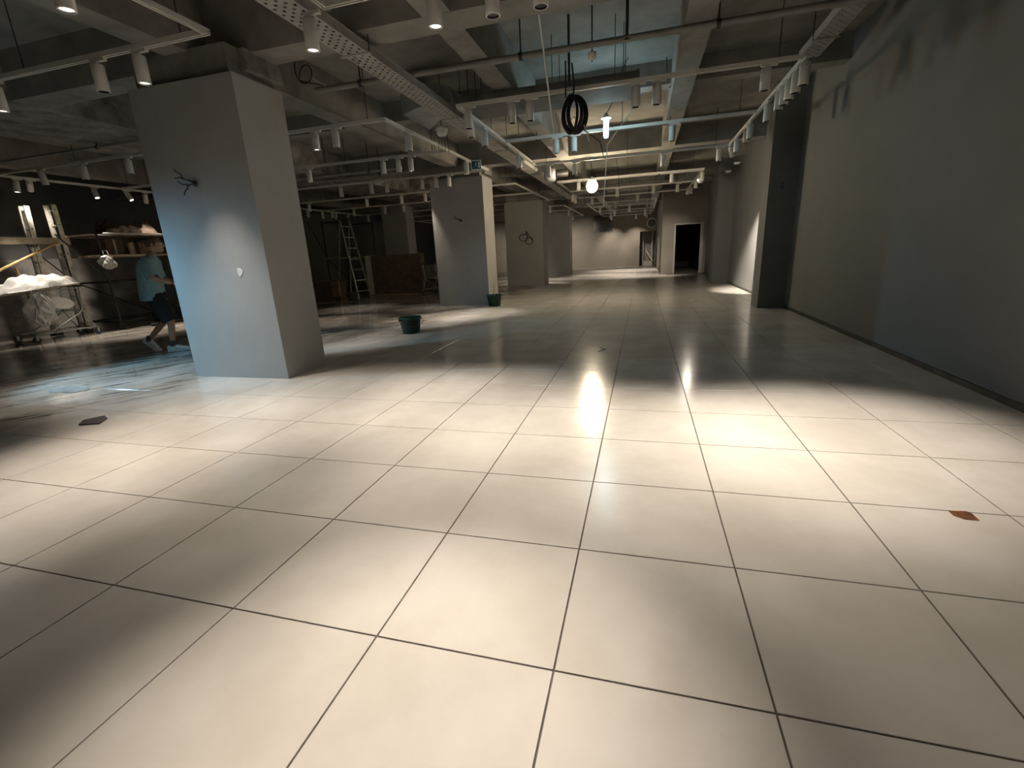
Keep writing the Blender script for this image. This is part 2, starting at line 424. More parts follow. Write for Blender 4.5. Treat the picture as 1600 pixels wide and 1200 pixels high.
# spotlights ---------------------------------------------------------------
def head_mesh(kind):
    m = MB()
    if kind == 'adapter': m.box((-.055, -.017, -.022), (.105, .017, .0)).box((-.015, -.012, -.05), (.015, .012, -.02))
    if kind == 'body': m.lathe([(0, -.042), (.046, -.042), (.05, -.047), (.05, -.247), (.047, -.25), (.042, -.25), (.040, -.228), (0, -.228)], n=20)
    if kind == 'lens': m.lathe([(.0395, -.2385), (.024, -.236), (0, -.235)], n=20)
    if kind == 'trim_ring': m.lathe([(.0425, -.2495), (.0425, -.2405), (.0395, -.2385), (.0395, -.2495), (.0425, -.2495)], n=20)
    if kind == 'screw': m.ball((-.0495, 0, -.075), .005, 6, 4)
    return m.mesh(kind)
HM = {}
for k, mm in (('adapter', 'track_white'), ('body', 'head_white'), ('lens', 'lens_off'), ('trim_ring', 'black_plastic'), ('screw', 'black_plastic')):
    HM[k] = head_mesh(k); HM[k].materials.append(MATS[mm])
HM['lens_lit'] = head_mesh('lens'); HM['lens_lit'].materials.append(MATS['lens_on'])
HM['body_lit'] = HM['body']
def kid(name, me, par):
    o = bpy.data.objects.new(name, me); COL.objects.link(o); o.parent = par; return o
LIGHTS = {}
def head(x, y, label, group, lit=0, aim=None, alongy=False, z=ZT, size=52):
    t = thing('track_spotlight', label, 'spotlight', (x, y, z), PI/2 if alongy else 0, group)
    kid('adapter', HM['adapter'], t)
    b = kid('body', HM['body'], t)
    kid('lens', HM['lens_lit' if lit else 'lens'], b); kid('trim_ring', HM['trim_ring'], b); kid('screw', HM['screw'], b)
    if aim is not None:
        piv = Vector((x, y, z-.04)); d = Vector(aim)-piv
        q = Vector((0, 0, -1)).rotation_difference(d.normalized())
        if alongy: q = Euler((0, 0, -PI/2)).to_quaternion() @ q @ Euler((0, 0, PI/2)).to_quaternion()
        b.rotation_mode = 'QUATERNION'; b.rotation_quaternion = q
        off = Vector((0, 0, -.04)); b.location = off - q@off
    if lit:
        key = (round(lit, 2), size)
        if key not in LIGHTS:
            l = bpy.data.lights.new('spot_beam', 'SPOT'); l.energy = SPOT_W*lit; l.color = WARM
            l.spot_size = math.radians(size); l.spot_blend = 1.0; l.shadow_soft_size = .035; LIGHTS[key] = l
        lo = bpy.data.objects.new('spot_beam', LIGHTS[key]); COL.objects.link(lo); lo.parent = b; lo.location = (0, 0, -.262)
    return t
def run_x(y, specs, where, group, frm='left'):
    """heads along a rail of constant y; spec = (pixel x, pixel y, lit[, aim])"""
    out = []
    for s in specs: out.append((ony(s[0], s[1], y).x, s))
    out.sort(key=lambda e: e[0])
    for k, (x, s) in enumerate(out):
        lab = f"{'lit' if s[2] else 'unlit'} spotlight, {ORD[k]} from left on {where}"
        head(x, y, lab, group, s[2], s[3] if len(s) > 3 else None, size=60 if y < 3 else 54)
def run_y(x, specs, where, group):
    out = [(onz(s[0], s[1], 2.75).y, s) for s in specs]; out.sort(key=lambda e: e[0])
    for k, (y, s) in enumerate(out):
        lab = f"{'lit' if s[2] else 'unlit'} spotlight, {ORD[k]} from near end of {where}"
        head(x, y, lab, group, s[2], s[3] if len(s) > 3 else None, True)
G = 'white cylinder spotlights on the ceiling tracks'
# left frame, near
run_x(2.45, [(3, 170, 1), (160, 135, 0), (225, 125, 1.2)], 'the upper left track in front of the nearest pillar', G)
head(-3.17, 1.42, 'lit white cylinder spotlight cut by the top edge at upper left', G, 1.3, None, True)
# right frame, near (rail above the picture)
run_x(2.45, [(485, 48, 1.3), (680, 33, 1.6), (770, 17, 0), (845, 3, 0)], 'the rail above the top edge', G)
# above / behind the camera: some match floor pools, others are unseen added fill
OUT = 'white spotlight on the track above the camera, out of the picture'
for x, y, lit, aim, *sz in ((.25, 2.45, 1.6, (.12, 1.85, 0), 62), (1.42, 2.45, 2.2, (1.45, 2.1, 0), 56), (.95, 2.45, .8, (.9, 1.9, 0), 62),
                       (-.35, .12, 2.2, (-.38, -.3, 0), 46), (-1.3, .12, .22, (-1.05, .75, 0), 60), (1.3, .12, .38, (1.5, .3, 0)), (-3.0, .12, .28, (-2.6, .1, 0), 64), (-5.2, .12, .4, None), (-7.4, .12, .4, None),
                       (-.6, -2.2, .3, None), (1.2, -2.2, .2, None)):
    head(x, y, OUT, 'spotlights above the camera', lit, aim, size=sz[0] if sz else 54)
head(-2.07, 1.45, OUT, 'spotlights above the camera', 0.6, (-1.65, 1.25, 0), True)
head(-2.07, 1.05, OUT, 'spotlights above the camera', 1.0, (-.35, 1.1, 0), True)
head(-3.17, .62, OUT, 'spotlights above the camera', 1.3, None, True)
# right frame: near, middle, far rails and both sides
run_x(5.08, [(732, 193, 0), (800, 187, 0), (828, 184, 0), (993, 165, 0), (1026, 160, 0), (1195, 136, 0)], 'the near rail below the long duct', G)
run_x(7.2, [(869, 238, 0), (897, 236, 0), (1050, 220, 0)], 'the rail beside the cold lamp', G)
run_x(9.6, [(857, 272, 0), (898, 270, 0), (1036, 257, 0), (1123, 248, 0)], 'the rail above the warm bulb', G)
run_y(-2.07, [(742, 214, 0), (763, 228, 0), (817, 262, 0)], 'the side rail next to the perforated tray', G)
run_y(1.80, [(1240, 135, 0), (1232, 147, 0), (1224, 157, 0), (1218, 165, 0), (1211, 173, 0), (1198, 190, 0), (1172, 217, 0), (1164, 223, 0), (1150, 238, 0)], 'the side rail nearest the right wall', G)
# left frame behind the pillar
run_x(5.18, [(68, 285, 1.2, (-9.9, 5.6, 0)), (133, 274, 0), (203, 265, 0), (495, 233, 1.0), (526, 227, 0)], 'the rail passing just behind the nearest pillar', G)
run_x(7.38, [(485, 284, 1.0), (600, 271, 0), (624, 269, 0), (643, 267, 1.7)], 'the middle rail right of the nearest pillar', G)
run_x(9.66, [(534, 306, .8), (581, 301, 0), (605, 299, 0), (660, 294, .6), (682, 290, 0), (702, 289, 0)], 'the rail before the second pillar', G)
run_y(-3.17, [(646, 235, 0), (732, 272, 1.6)], 'the side rail above the hanging sign', G)
run_y(-11.1, [(24, 302, 1.6, (-11.0, 5.15, .8)), (52, 303, 1.2, (-13.6, 6.9, .8)), (147, 312, 2.4, (-9.9, 6.4, 0)), (190, 317, 2.4, (-9.3, 7.6, 0)), (224, 319, .5, (-11.3, 7.9, 1))], 'the side rail above the ladders', G)
# beyond the second pillar: small heads
run_x(12.05, [(485, 335, 0), (574, 323, 0), (628, 319, 0), (665, 316, 0)], 'the dim rail just behind the second pillar', G)
for y, nm in ((14.4, 'middle'), (17.0, 'back')):
    for k in range(6): head(-10.6+k*1.0+random.uniform(-.25, .25), y, f'small unlit spotlight, {ORD[k]} from left on the {nm} rail over the dark area', G)
for k in range(5): head(-11.1, 12.8+k*.8, f'small unlit spotlight, {ORD[k]} from near end of the side rail over the dark area', G, 0, None, True)
run_x(17.0, [(805, 328, .9), (819, 328, .9), (848, 326, .9)], 'the rail above the third pillar', G)
far_rows = {12.5: 'first', 14.9: 'second', 17.1: 'third', 19.6: 'fourth', 21.6: 'fifth', 24.2: 'sixth', 26.0: 'seventh', 28.4: 'eighth'}
far = [(-1.5, 12.5, 0), (.9, 12.5, 0), (-.6, 14.9, 0), (.5, 14.9, 0), (1.2, 14.9, 0), (-1.6, 17.1, 0), (0, 17.1, 0), (-.9, 19.6, 1.3), (.35, 19.6, 1.3), (-1.7, 21.6, 1.5), (-.4, 21.6, 1.5),
       (-1.2, 24.2, 1.6), (.3, 24.2, 1.6), (-1.5, 26.0, 1.5), (.3, 26.0, 1.5), (-.2, 28.4, 1.0), (.4, 28.4, 0), (-1.6, 28.4, 1.0)]
for yy, nm in far_rows.items():
    row = sorted(f for f in far if f[1] == yy)
    for k, (x, y, lit) in enumerate(row):
        head(x, y, f"tiny {'lit' if lit else 'unlit'} spotlight, {ORD[k]} from left on the {nm} rail beyond the warm bulb", G, lit,
             (x, YF, 1.1) if y > 28 and lit else None, size=72)  # lit heads of the last row are assumed, added to light the far wall
for yy, nm, row in ((19.4, 'near', [(-3.6, 1.2), (-5.0, 1.0)]), (22.0, 'middle', [(-5.2, 1.0), (-3.2, 0)]), (26.2, 'end', [(-9, 1.0), (-7, 1.3), (-5, 1.5), (-3.6, 1.5)])):
    for k, (x, lit) in enumerate(sorted(row)):
        head(x, yy, f"tiny {'lit' if lit else 'unlit'} spotlight, {ORD[k]} from left on the {nm} rail by the distant pillars", G, lit, (x, YF, .9) if yy > 26 else None, size=72)  # end rail heads likewise added to light the far wall
for k, y in enumerate((12.72, 13.05, 14.3, 15.8)): head(1.66, y, f'tiny unlit spotlight, {ORD[k]} from near end of the side rail by the far pilaster', G, 0, None, True)
for k, y in enumerate((15.4, 16.0)): head(-2.07, y, f'tiny unlit spotlight, {ORD[k]} from near end of the side rail by the tray end', G, 0, None, True)
# aimed ones: one grazing the right wall past the near pilaster, one glowing towards the camera, one assumed, added to light the doorway wall
head(1.80, 9.42, 'tilted lit spotlight throwing a streak on the right wall past the pilaster', G, 14.0, (2.74, 11.5, .75), True, size=36)
head(1.66, 13.55, 'glowing tilted spotlight facing the camera beside the far pilaster', G, .3, (1.2, 9.0, .4), True)
head(1.66, 16.6, 'tilted lit spotlight aimed at the dark doorway wall', G, 1.8, (1.15, 20.4, .8), True)

# ------------------------------------------------------------------ bare lamps
def bulb_lamp(name, loc, top, label, warm, r, h, power, cap=0, aim=None):
    t = thing(name, label, 'lamp', loc)
    if warm: MB().ball((0, 0, 0), r, 18, 12, (1, 1, 1.1)).build('glass_bulb', 'bulb_warm', t)
    else: MB().lathe([(0, -h/2), (r*.8, -h/2), (r, -h/2+.02), (r, h/2-.02), (r*.7, h/2), (0, h/2)], n=16).build('glass_bulb', 'bulb_cold', t)
    hz = r*1.05 if warm else h/2
    MB().lathe([(0, hz+.07), (.02, hz+.07), (.028, hz+.05), (.028, hz-.01), (0, hz-.01)], n=14).build('socket', 'white_plastic', t)
    if cap: MB().lathe([(0, hz+.045), (.03, hz+.04), (cap, hz-.0), (cap, hz-.006), (.03, hz+.03), (0, hz+.034)], n=20).build('heat_sink', 'white_plastic', t)  # disc added over the bulb to block its upward light
    top = Vector(top)-Vector(loc)
    pts = [Vector((0, 0, hz+.06)).lerp(top, u)+Vector((.02*math.sin(u*7), 0, -.03*math.sin(u*PI))) for u in [i/8 for i in range(9)]]
    MB().tube(pts, .006, 6).build('cord', 'cable_black', t)
    l = bpy.data.lights.new('bulb_light', 'POINT'); l.energy = power; l.color = WARM if warm else (COLD if aim is not None else (.55, .86, .96)); l.shadow_soft_size = r+.015
    lo = bpy.data.objects.new('bulb_light', l); COL.objects.link(lo); lo.parent = t
    lo.location = (0, 0, -r*1.2-.03) if warm else (0, -r-.03, 0)
    if aim is not None:  # aimed beam and housing serve only the assumed off-frame lamp
        l.type = 'SPOT'; l = lo.data = bpy.data.lights[l.name]; l.spot_size = math.radians(80); l.spot_blend = 1.0
        d = (Vector(aim)-Vector(loc)).normalized(); lo.rotation_euler = d.to_track_quat('-Z', 'Y').to_euler(); lo.location = d*.06
        u = Vector((-d.y, d.x, 0)).normalized(); k = MB()
        for a in range(6):
            p = -d*.07*math.cos((a-2.5)*.5)+u*.11*math.sin((a-2.5)*.5); k.box(p-Vector((.03, .03, .17)), p+Vector((.03, .03, .17)))
        k.build('reflector', 'dark_metal', t)
    return t
P = ony(925, 291, 10.4)
bulb_lamp('hanging_bulb', P, (P.x-.1, 10.3, ZS), 'glaring warm bare bulb hanging in the middle of the hall', True, .125, 0, 8, .09)
P2 = ony(947, 200, 6.7)
bulb_lamp('tube_lamp', P2, (P2.x+.3, 6.4, ZS), 'glaring cold white tube lamp hanging beside the track', False, .035, .26, 20, .075)
P3 = Vector((-7.4, 1.75, 1.5))
bulb_lamp('work_lamp', P3, (-7.4, 1.75, ZS), 'cold white work lamp hanging left of the nearest pillar, out of the picture', False, .035, .26, 560, .09, (-5.3, 3.3, .4))  # unseen lamp, assumed and added to cast bluish light on the nearest pillar

# ------------------------------------------------------------------ cable trays, pipes, duct, rods
def cable_tray(x0, x1, y0, y1, z, label, h=.075):
    c = Vector((x0, y0, z)); t = thing('cable_tray', label, 'cable tray', c)
    s = MB(); s.box((x0-.002, y0, z), (x0, y1, z+h)).box((x1, y0, z), (x1+.002, y1, z+h))
    s.box((x0-.012, y0, z+h-.002), (x0, y1, z+h)).box((x1, y0, z+h-.002), (x1+.012, y1, z+h))
    s.build('side_wall', 'tray_metal', t, c)
    # perforated base: a sheet with real slots left open
    n = 11; wdt = (x1-x0)/n; m = MB(); L = .046; y = y0; row = 0
    while y < y1:
        ye = min(y+L, y1)
        for k in range(n):
            xa = x0+k*wdt; slot = (k % 2 == 1) and ((row + k//2) % 2 == 0)
            if slot:
                m.add([(xa, y, z), (xa+wdt, y, z), (xa+wdt, y+L*.22, z), (xa, y+L*.22, z)], [(0,1,2,3)])
                m.add([(xa, y+L*.8, z), (xa+wdt, y+L*.8, z), (xa+wdt, ye, z), (xa, ye, z)], [(0,1,2,3)])
            else: m.add([(xa, y, z), (xa+wdt, y, z), (xa+wdt, ye, z), (xa, ye, z)], [(0,1,2,3)])
        y += L; row += 1
    m.build('perforated_base', 'tray_metal', t, c)
    y = y0+.6
    while y < y1:
        MB().box((x0-.03, y, z-.012), (x1+.03, y+.03, z-.001)).build('cross_bracket', 'tray_metal', t, c)
        for x in (x0-.022, x1+.022): MB().tube([(x, y+.015, z-.01), (x, y+.015, ZS)], .005, 6).build('hanger_rod', 'dark_metal', t, c)
        y += 2.35
    return t
cable_tray(-2.53, -2.28, .4, 17.5, 3.06, 'long perforated cable tray running overhead left of centre')
cable_tray(2.04, 2.26, .4, 6.3, 3.36, 'dim perforated cable tray high along the right wall')
# cables lying in the tray
for k in range(3):
    o = MB().tube([(-2.47+k*.07+.01*math.sin(y*1.3+k), y, 3.078) for y in [.5+i*.5 for i in range(34)]], .012, 6).build('cable', 'cable_black', None, (-2.47+k*.07, .5, 3.078), (-2.47+k*.07, .5, 3.078))
    tag(o, f'black cable in the long perforated tray, {ORD[k]} from its left side', 'cable', 'cables in the perforated tray')
def pipe_run(x0, x1, y, z, r, label, step=1.9, m='pipe_paint', name='pipe'):
    c = Vector((x0, y, z)); t = thing(name, label, 'pipe', c)
    MB().tube([(x0, y, z), (x1, y, z)], r, 12).build('tube', m, t, c)
    x = x0+.6
    while x < x1:
        MB().tube([(x-.02, y, z), (x+.02, y, z)], r+.008, 12).build('clamp', 'dark_metal', t, c)
        MB().tube([(x, y, z+r), (x, y, ZS)], .008, 6).build('hanger_rod', 'dark_metal', t, c)
        x += step
    return t
pipe_run(-3.55, 2.74, 4.32, 3.168, .032, 'grey pipe crossing the ceiling behind the first beam')
pipe_run(-2.2, 1.9, 7.62, 3.09, .02, 'thin conduit just behind the rail with the cold lamp', 2.2)
pipe_run(-11.5, -3.3, 7.9, 3.13, .02, 'thin pipe behind the left frame middle rail', 2.4)
pipe_run(-2.2, 1.7, 13.1, 3.08, .03, 'pipe lit by the warm bulb beyond it', 2.2, 'track_white')
pipe_run(-6.0, 2.2, 15.4, 3.168, .03, 'far grey pipe crossing above the third pillar', 2.2)
pipe_run(-9.0, 2.2, 18.2, 3.168, .03, 'farthest grey pipe crossing the hall', 2.2)
pipe_run(-13.5, -5.0, 4.95, 3.13, .02, 'thin conduit on the left leading behind the nearest pillar', 2.4)
pipe_run(-13.5, -4.9, 8.9, 3.12, .035, 'dusty pipe over the ladders at far left', 2.4)
pipe_run(-13.5, -4.9, 9.35, 3.10, .03, 'second dusty pipe over the ladders at far left', 2.4)
# rectangular duct with a tapering galvanised elbow
c = Vector((-1.0, 5.6, 3.04)); t = thing('air_duct', 'dark rectangular air duct above the right frame near rail', 'duct', c)
MB().box((-2.2, 5.29, 3.05), (.12, 5.9, 3.19)).build('duct_body', 'duct_paint', t, c)
MB().box((.10, 5.27, 3.03), (.135, 5.92, 3.196)).build('end_flange', 'duct_paint', t, c)
m = MB(); sec = [(-2.2, 5.29, 5.9, 3.05, 3.19), (-2.24, 5.3, 5.92, 3.15, 3.32), (-2.75, 5.35, 6.05, 3.15, 3.45), (-3.1, 5.6, 6.5, 3.16, 3.55)]
for a, b in zip(sec, sec[1:]):
    va = [(a[0], a[1], a[3]), (a[0], a[2], a[3]), (a[0], a[2], a[4]), (a[0], a[1], a[4])]
    vb = [(b[0], b[1], b[3]), (b[0], b[2], b[3]), (b[0], b[2], b[4]), (b[0], b[1], b[4])]
    m.add(va+vb, [(0,1,5,4),(1,2,6,5),(2,3,7,6),(3,0,4,7)])
m.add([(-3.1,5.6,3.16),(-3.1,6.5,3.16),(-3.1,6.5,3.55),(-3.1,5.6,3.55)], [(0,1,2,3)])
m.build('taper', 'galvanised', t, c)
for x in (-2.0, -.9, -.05):
    for y in (5.31, 5.88): MB().tube([(x, y, 3.19), (x, y, ZS)], .005, 6).build('hanger_rod', 'dark_metal', t, c)
# round ventilator bodies far down the hall
for (px, py, y, label) in ((826, 276, 10.9, 'pale round fan casing beside the far end of the tray'), ):
    c = ony(px, py, y); c.x = -1.98; t = thing('duct_fan', label, 'fan', c)
    MB().tube([(-.14, 0, 0), (-.1, 0, 0), (.1, 0, 0), (.14, 0, 0)], [.1, .16, .16, .1], 18).build('casing', 'galvanised', t)
    MB().tube([(.14, 0, 0), (.4, .1, .02)], .09, 14).build('outlet', 'dark_metal', t)
    MB().tube([(0, 0, .15), (0, 0, ZS-c.z)], .006, 6).build('hanger_rod', 'dark_metal', t)
# free rods and slack cables
def cable(name, pts, r, label, m='cable_black', cat='cable'):
    o = MB().tube(pts, r, 6).build(name, m, None, pts[0], pts[0]); return tag(o, label, cat)
a, b = ony(840, 8, 3.63), ony(865, 208, 4.75)
cable('slack_cable', [a.lerp(b, u)+Vector((0, 0, .02*math.sin(u*PI))) for u in [i/8 for i in range(9)]], .009, 'taut white cable slanting from the first beam and ending in mid air', 'cable_white')
a, b = ony(990, 168, 7.6), ony(949, 226, 7.9); b2 = ony(943, 322, 9.6)
cable('slack_cable', [Vector((a.x+.2, 7.4, ZS-.02)), a, b, b.lerp(b2, .5), b2], .010, 'pale cable dropping past the glaring bulb', 'cable_white')
r1 = ony(888, 20, 4.9)
o = MB().tube([(r1.x, 4.9, ZS), (r1.x, 4.9, 3.0)], .014, 8).build('ceiling_rod', 'dark_metal', None, (r1.x, 4.9, ZS), (r1.x, 4.9, ZS)); tag(o, 'dark rod above the hanging black cable coil', 'rod')
r1b = ony(884, 120, 5.0)
o = MB().tube([(r1b.x, 5.0, 3.3), (r1b.x-.005, 5.0, 2.92)], .009, 8).build('ceiling_rod', 'dark_metal', None, (r1b.x, 5.0, 3.3), (r1b.x, 5.0, 3.3)); tag(o, 'short dark rod hooked beside the black cable coil', 'rod')
r2 = ony(980, 30, 4.32)
o = MB().tube([(r2.x, 4.32, ZS), (r2.x, 4.32, 3.16)], .016, 8).tube([(r2.x, 4.32, 3.2), (r2.x, 4.32, 3.15)], [.02, .04], 10).build('ceiling_rod', 'dark_metal', None, (r2.x, 4.32, ZS), (r2.x, 4.32, ZS)); tag(o, 'dark vertical rod with flange holding the grey pipe', 'rod')
# coil of black cable hanging under the rod
cc = Vector((-.60, 5.0, 2.735)); t = thing('cable_coil', 'large coil of black cable hanging from the ceiling', 'cable', cc)
for k in range(7):
    rx, rz = .125+.016*math.sin(k*2.1), .185+.014*math.cos(k*1.7); ph = .26*(k-3)
    pts = [Vector((rx*math.cos(a)*math.cos(ph)+.012*k-.03, rx*math.cos(a)*math.sin(ph)+.01*(k-3), rz*math.sin(a))) for a in [2*PI*i/24 for i in range(25)]]
    MB().tube(pts, .017, 6, False).build('loop', 'cable_black', t)
MB().tube([(0, 0, .17), (.01, 0, .3), (0, -.1, .5)], .01, 6).build('hanging_tail', 'cable_black', t)
MB().tube([(.06, 0, -.14), (.16, 0, -.2), (.3, .1, -.3), (.33, .3, -.45)], .006, 6).build('hanging_tail', 'cable_black', t)
MB().tube([(-.08, 0, -.1), (0, 0, -.02), (.12, .0, -.12), (.18, 0, -.3)], .006, 6).build('hanging_tail', 'cable_white', t)
c = ony(468, 100, 3.75); t = thing('cable_coil', 'small black cable loop dangling beside the nearest pillar', 'cable', c)
pts = [Vector((.09*math.cos(a)+.03*a/7, .02*a/6, .11*math.sin(a)-.015*a)) for a in [i*.4+1 for i in range(22)]]
MB().tube([(-.03, .1, ZS-.02-c.z)]+pts+[(.2, .1, -.2)], .007, 6).build('loop', 'cable_black', t)
MB().tube([(.2, .1, -.2), (.05, .1, -.1)], .009, 6).build('bare_end', 'cable_white', t)
# more dangling wires far right
for k, (px, py, y, ln) in enumerate(((1040, 130, 6.6, .5), (960, 330, 12.0, .5), (905, 320, 12.2, .35))):
    c = ony(px, py, y)
    cable('slack_cable', [(c.x, y, ZS), (c.x+.03, y, ZS-.3), (c.x+.1, y, (ZS+c.z)/2), (c.x+.16, y-.02, c.z), (c.x+.05, y, c.z-.06)], .006,
          ['thin wire drooping near the wide beam', 'dangling wires right of the warm bulb', 'dangling wires left of the warm bulb'][k])

# detectors -----------------------------------------------------------------
def detector(p, label, r=.06, h=.05, wallx=None, name='smoke_detector'):
    t = thing(name, label, 'detector', p)
    a = MB().lathe([(0, 0), (r, 0), (r, -h*.35), (r*.85, -h*.4)], n=18).build('base', 'white_plastic', t)
    b = MB().lathe([(r*.85, -h*.4), (r*.8, -h*.8), (r*.5, -h), (0, -h)], n=18).build('cap', 'white_plastic', t)
    MB().lathe([(0, -h), (.008, -h), (.008, -h-.006), (0, -h-.006)], n=8).build('indicator', 'lens_off', t)
    if wallx: t.rotation_euler = (0, math.radians(90*wallx), 0)
    return t
def hung_detector(p, label, r, h):
    t = detector(p, label, r, h)
    MB().tube([(0, 0, 0), (0, 0, ZS-p[2])], .008, 6).build('hanger_rod', 'dark_metal', t)
    return t
c = ony(925, 88, 4.62); hung_detector((c.x, 4.62, c.z+.03), 'small white detector hung on a bracket below the slab', .05, .07)
c = onx(1243, 172, 2.62); tag(detector((2.62, c.y, c.z), 'white oval detector beside the near pilaster on the right', .07, .05), 'white oval detector beside the near pilaster on the right', 'detector')
MB().tube([(2.62, c.y, c.z), (2.75, c.y, c.z)], .015, 8).build('wall_arm', 'dark_metal', bpy.data.objects[-1] if False else None) if False else None
c = ony(690, 202, 6.5); t = hung_detector((c.x, 6.5, c.z+.03), 'big white dome detector hanging left of the perforated tray', .10, .13)
for k in range(4): MB().tube([(.05*(k-1.5), 0, -.1), (.05*(k-1.5)+.01, 0, -.2), (.06*(k-1.5), .02, -.3-.03*k)], .004, 5).build('wire', 'cable_black', t)
c = ony(560, 238, 7.0); detector((c.x, 7.0, ZS-.001), 'tiny white detector on the slab left of the dome', .06, .05)
for px, py, lab in ((1152, 255, 'white detector by the right wall above the lit streak'), (1138, 268, 'white detector left of the one above the lit streak')):
    c = onx(px, py, 2.5); detector((2.5, c.y, c.z+.02), lab, .085, .05)
# wall plates
def wall_plate(p, sx, sy, sz, label, m='white_plastic'):
    t = thing('wall_plate', label, 'plate', p)
    MB().box((-sx/2, -sy/2, -sz/2), (sx/2, sy/2, sz/2)).build('plate', m, t)
    for z in (-.3, .3): MB().ball((0, -sy/2, sz*z), .004, 6, 4).build('screw', 'dark_metal', t)
c = ony(1222, 290, 8.42); wall_plate((c.x, 8.417, c.z), .06, .006, .11, 'small pale plate on the near pilaster of the right wall', 'grey_plastic')
c = ony(433, 33, 2.6); wall_plate((c.x, 3.262, 3.42), .14, .012, .06, 'small white plate on the first beam beside the tray')
# hanging exit sign
c = ony(744, 258, 6.9); t = thing('exit_sign', 'small hanging green exit sign left of the right frame', 'sign', c, math.radians(14))
MB().box((-.085, -.012, -.075), (.085, .012, .075)).build('sign_box', 'white_plastic', t)
MB().box((-.072, -.0145, -.06), (.072, -.012, .06)).build('sign_face', 'sign_green', t)
fig = MB().ball((.0, -.0155, .036), .010, 8, 6).bar((0, -.016, .024), (-.008, -.016, -.006), .014, .004)
for a, b in (((-.008, -.016, -.006), (.018, -.016, -.016)), ((.018, -.016, -.016), (.022, -.016, -.044)), ((-.008, -.016, -.006), (-.024, -.016, -.03)), ((-.024, -.016, -.03), (-.042, -.016, -.03)), ((0, -.016, .02), (.024, -.016, .006)), ((0, -.016, .02), (-.024, -.016, .01))): fig.bar(a, b, .008, .004)
fig.build('running_figure', 'white_plastic', t)
MB().box((.036, -.0165, -.046), (.062, -.0145, .046)).build('door_symbol', 'white_plastic', t)
for x in (-.05, .05): MB().tube([(x, 0, .075), (x, 0, 3.055-c.z)], .003, 5).build('hanger_wire', 'dark_metal', t)

# ------------------------------------------------------------------ buckets
def bucket(px, py, y=None, label='', s=1.0, m='green_plastic', rz=0):
    p = onz(px, py); t = thing('bucket', label, 'bucket', p, rz)
    R0, R1, H = .135*s, .175*s, .27*s
    MB().lathe([(0, .006), (R0, .006), (R1, H), (R1+.012, H), (R1+.012, H-.02), (R1+.004, H-.022), (R0+.004, 0), (0, 0)], n=28).build('shell', m, t)
    MB().lathe([(R1+.013, H), (R1+.016, H-.008), (R1+.013, H-.03), (R1+.006, H-.03)], n=28).build('rim', m, t)
    for sg in (-1, 1):
        MB().box((sg*(R1+.012)-.012, -.02, H-.06), (sg*(R1+.012)+.012, .02, H-.02)).build('ear', m, t)
    pts = [(math.cos(a)*(R1+.022), -.05-.13*math.sin(a), H-.045-.10*math.sin(a)) for a in [PI*i/16 for i in range(17)]]
    MB().tube(pts, .005, 6).build('handle', 'dark_metal', t)
    return t
bucket(643, 520, label='dark green bucket standing on the wet tiles in mid hall', s=1.0, rz=.9)
bucket(773, 478, label='dark green bucket at the corner of the second pillar', s=1.0, rz=2.0)
bucket(552, 470, label='small grey bucket in the dark area behind the nearest pillar', s=1.0, m='grey_plastic')

# mop leaning out of the far bucket
c = onz(773, 478)
o = MB().tube([(c.x, c.y, .03), (c.x-.02, c.y+.1, .52)], .012, 8).build('mop_handle', 'pale_wood', None, c, c); tag(o, 'short pale stick standing in the farther green bucket', 'stick')

# ------------------------------------------------------------------ floor litter and a modelled reflection
def flat_piece(name, pts, h, label, m, cat):
    c = sum((Vector(p) for p in pts), Vector())/len(pts); n = len(pts)
    vs = [(p[0], p[1], .001) for p in pts]+[(p[0], p[1], h) for p in pts]
    fs = [tuple(range(n, 2*n))]+[(k, (k+1) % n, n+(k+1) % n, n+k) for k in range(n)]
    o = MB().add(vs, fs).build(name, m, None, (c.x, c.y, 0), (c.x, c.y, 0)); return tag(o, label, cat)
flat_piece('board_scrap', [onz(*p) for p in ((123, 665), (156, 663), (168, 655), (164, 651), (131, 658))], .012, 'dark plum board scrap lying on the floor at left', 'plum_board', 'scrap')
flat_piece('rust_stain', [onz(*p) for p in ((1481, 798), (1490, 806), (1508, 812), (1531, 814), (1519, 803), (1510, 799))], .0016, 'orange brown stain on a tile at right', 'stain', 'stain')
for k, (px, py, s) in enumerate(((110, 608, .17), (90, 575, .07), (875, 566, .03), (1080, 470, .05))):  # first piece models the cart sheet's reflection in the floor, the rest are scraps
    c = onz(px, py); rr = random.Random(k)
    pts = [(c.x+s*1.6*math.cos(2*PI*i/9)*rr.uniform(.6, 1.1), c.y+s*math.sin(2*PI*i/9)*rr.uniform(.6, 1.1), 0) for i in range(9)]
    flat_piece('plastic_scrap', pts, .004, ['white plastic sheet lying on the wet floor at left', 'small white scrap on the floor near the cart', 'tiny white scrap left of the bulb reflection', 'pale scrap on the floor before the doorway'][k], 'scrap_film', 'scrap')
# crumpled scrap and stick in the reflection
c = onz(940, 548); m = MB()
for k in range(5): m.bar((c.x+.02*k-.04, c.y-.05+.04*k, .004), (c.x+.05-.02*k, c.y+.05+.01*k, .02), .012, .006)
o = m.build('wire_scrap', 'dark_metal', None, (c.x, c.y, 0), (c.x, c.y, 0)); tag(o, 'small dark scrap on the wet floor before the bulb reflection', 'scrap')

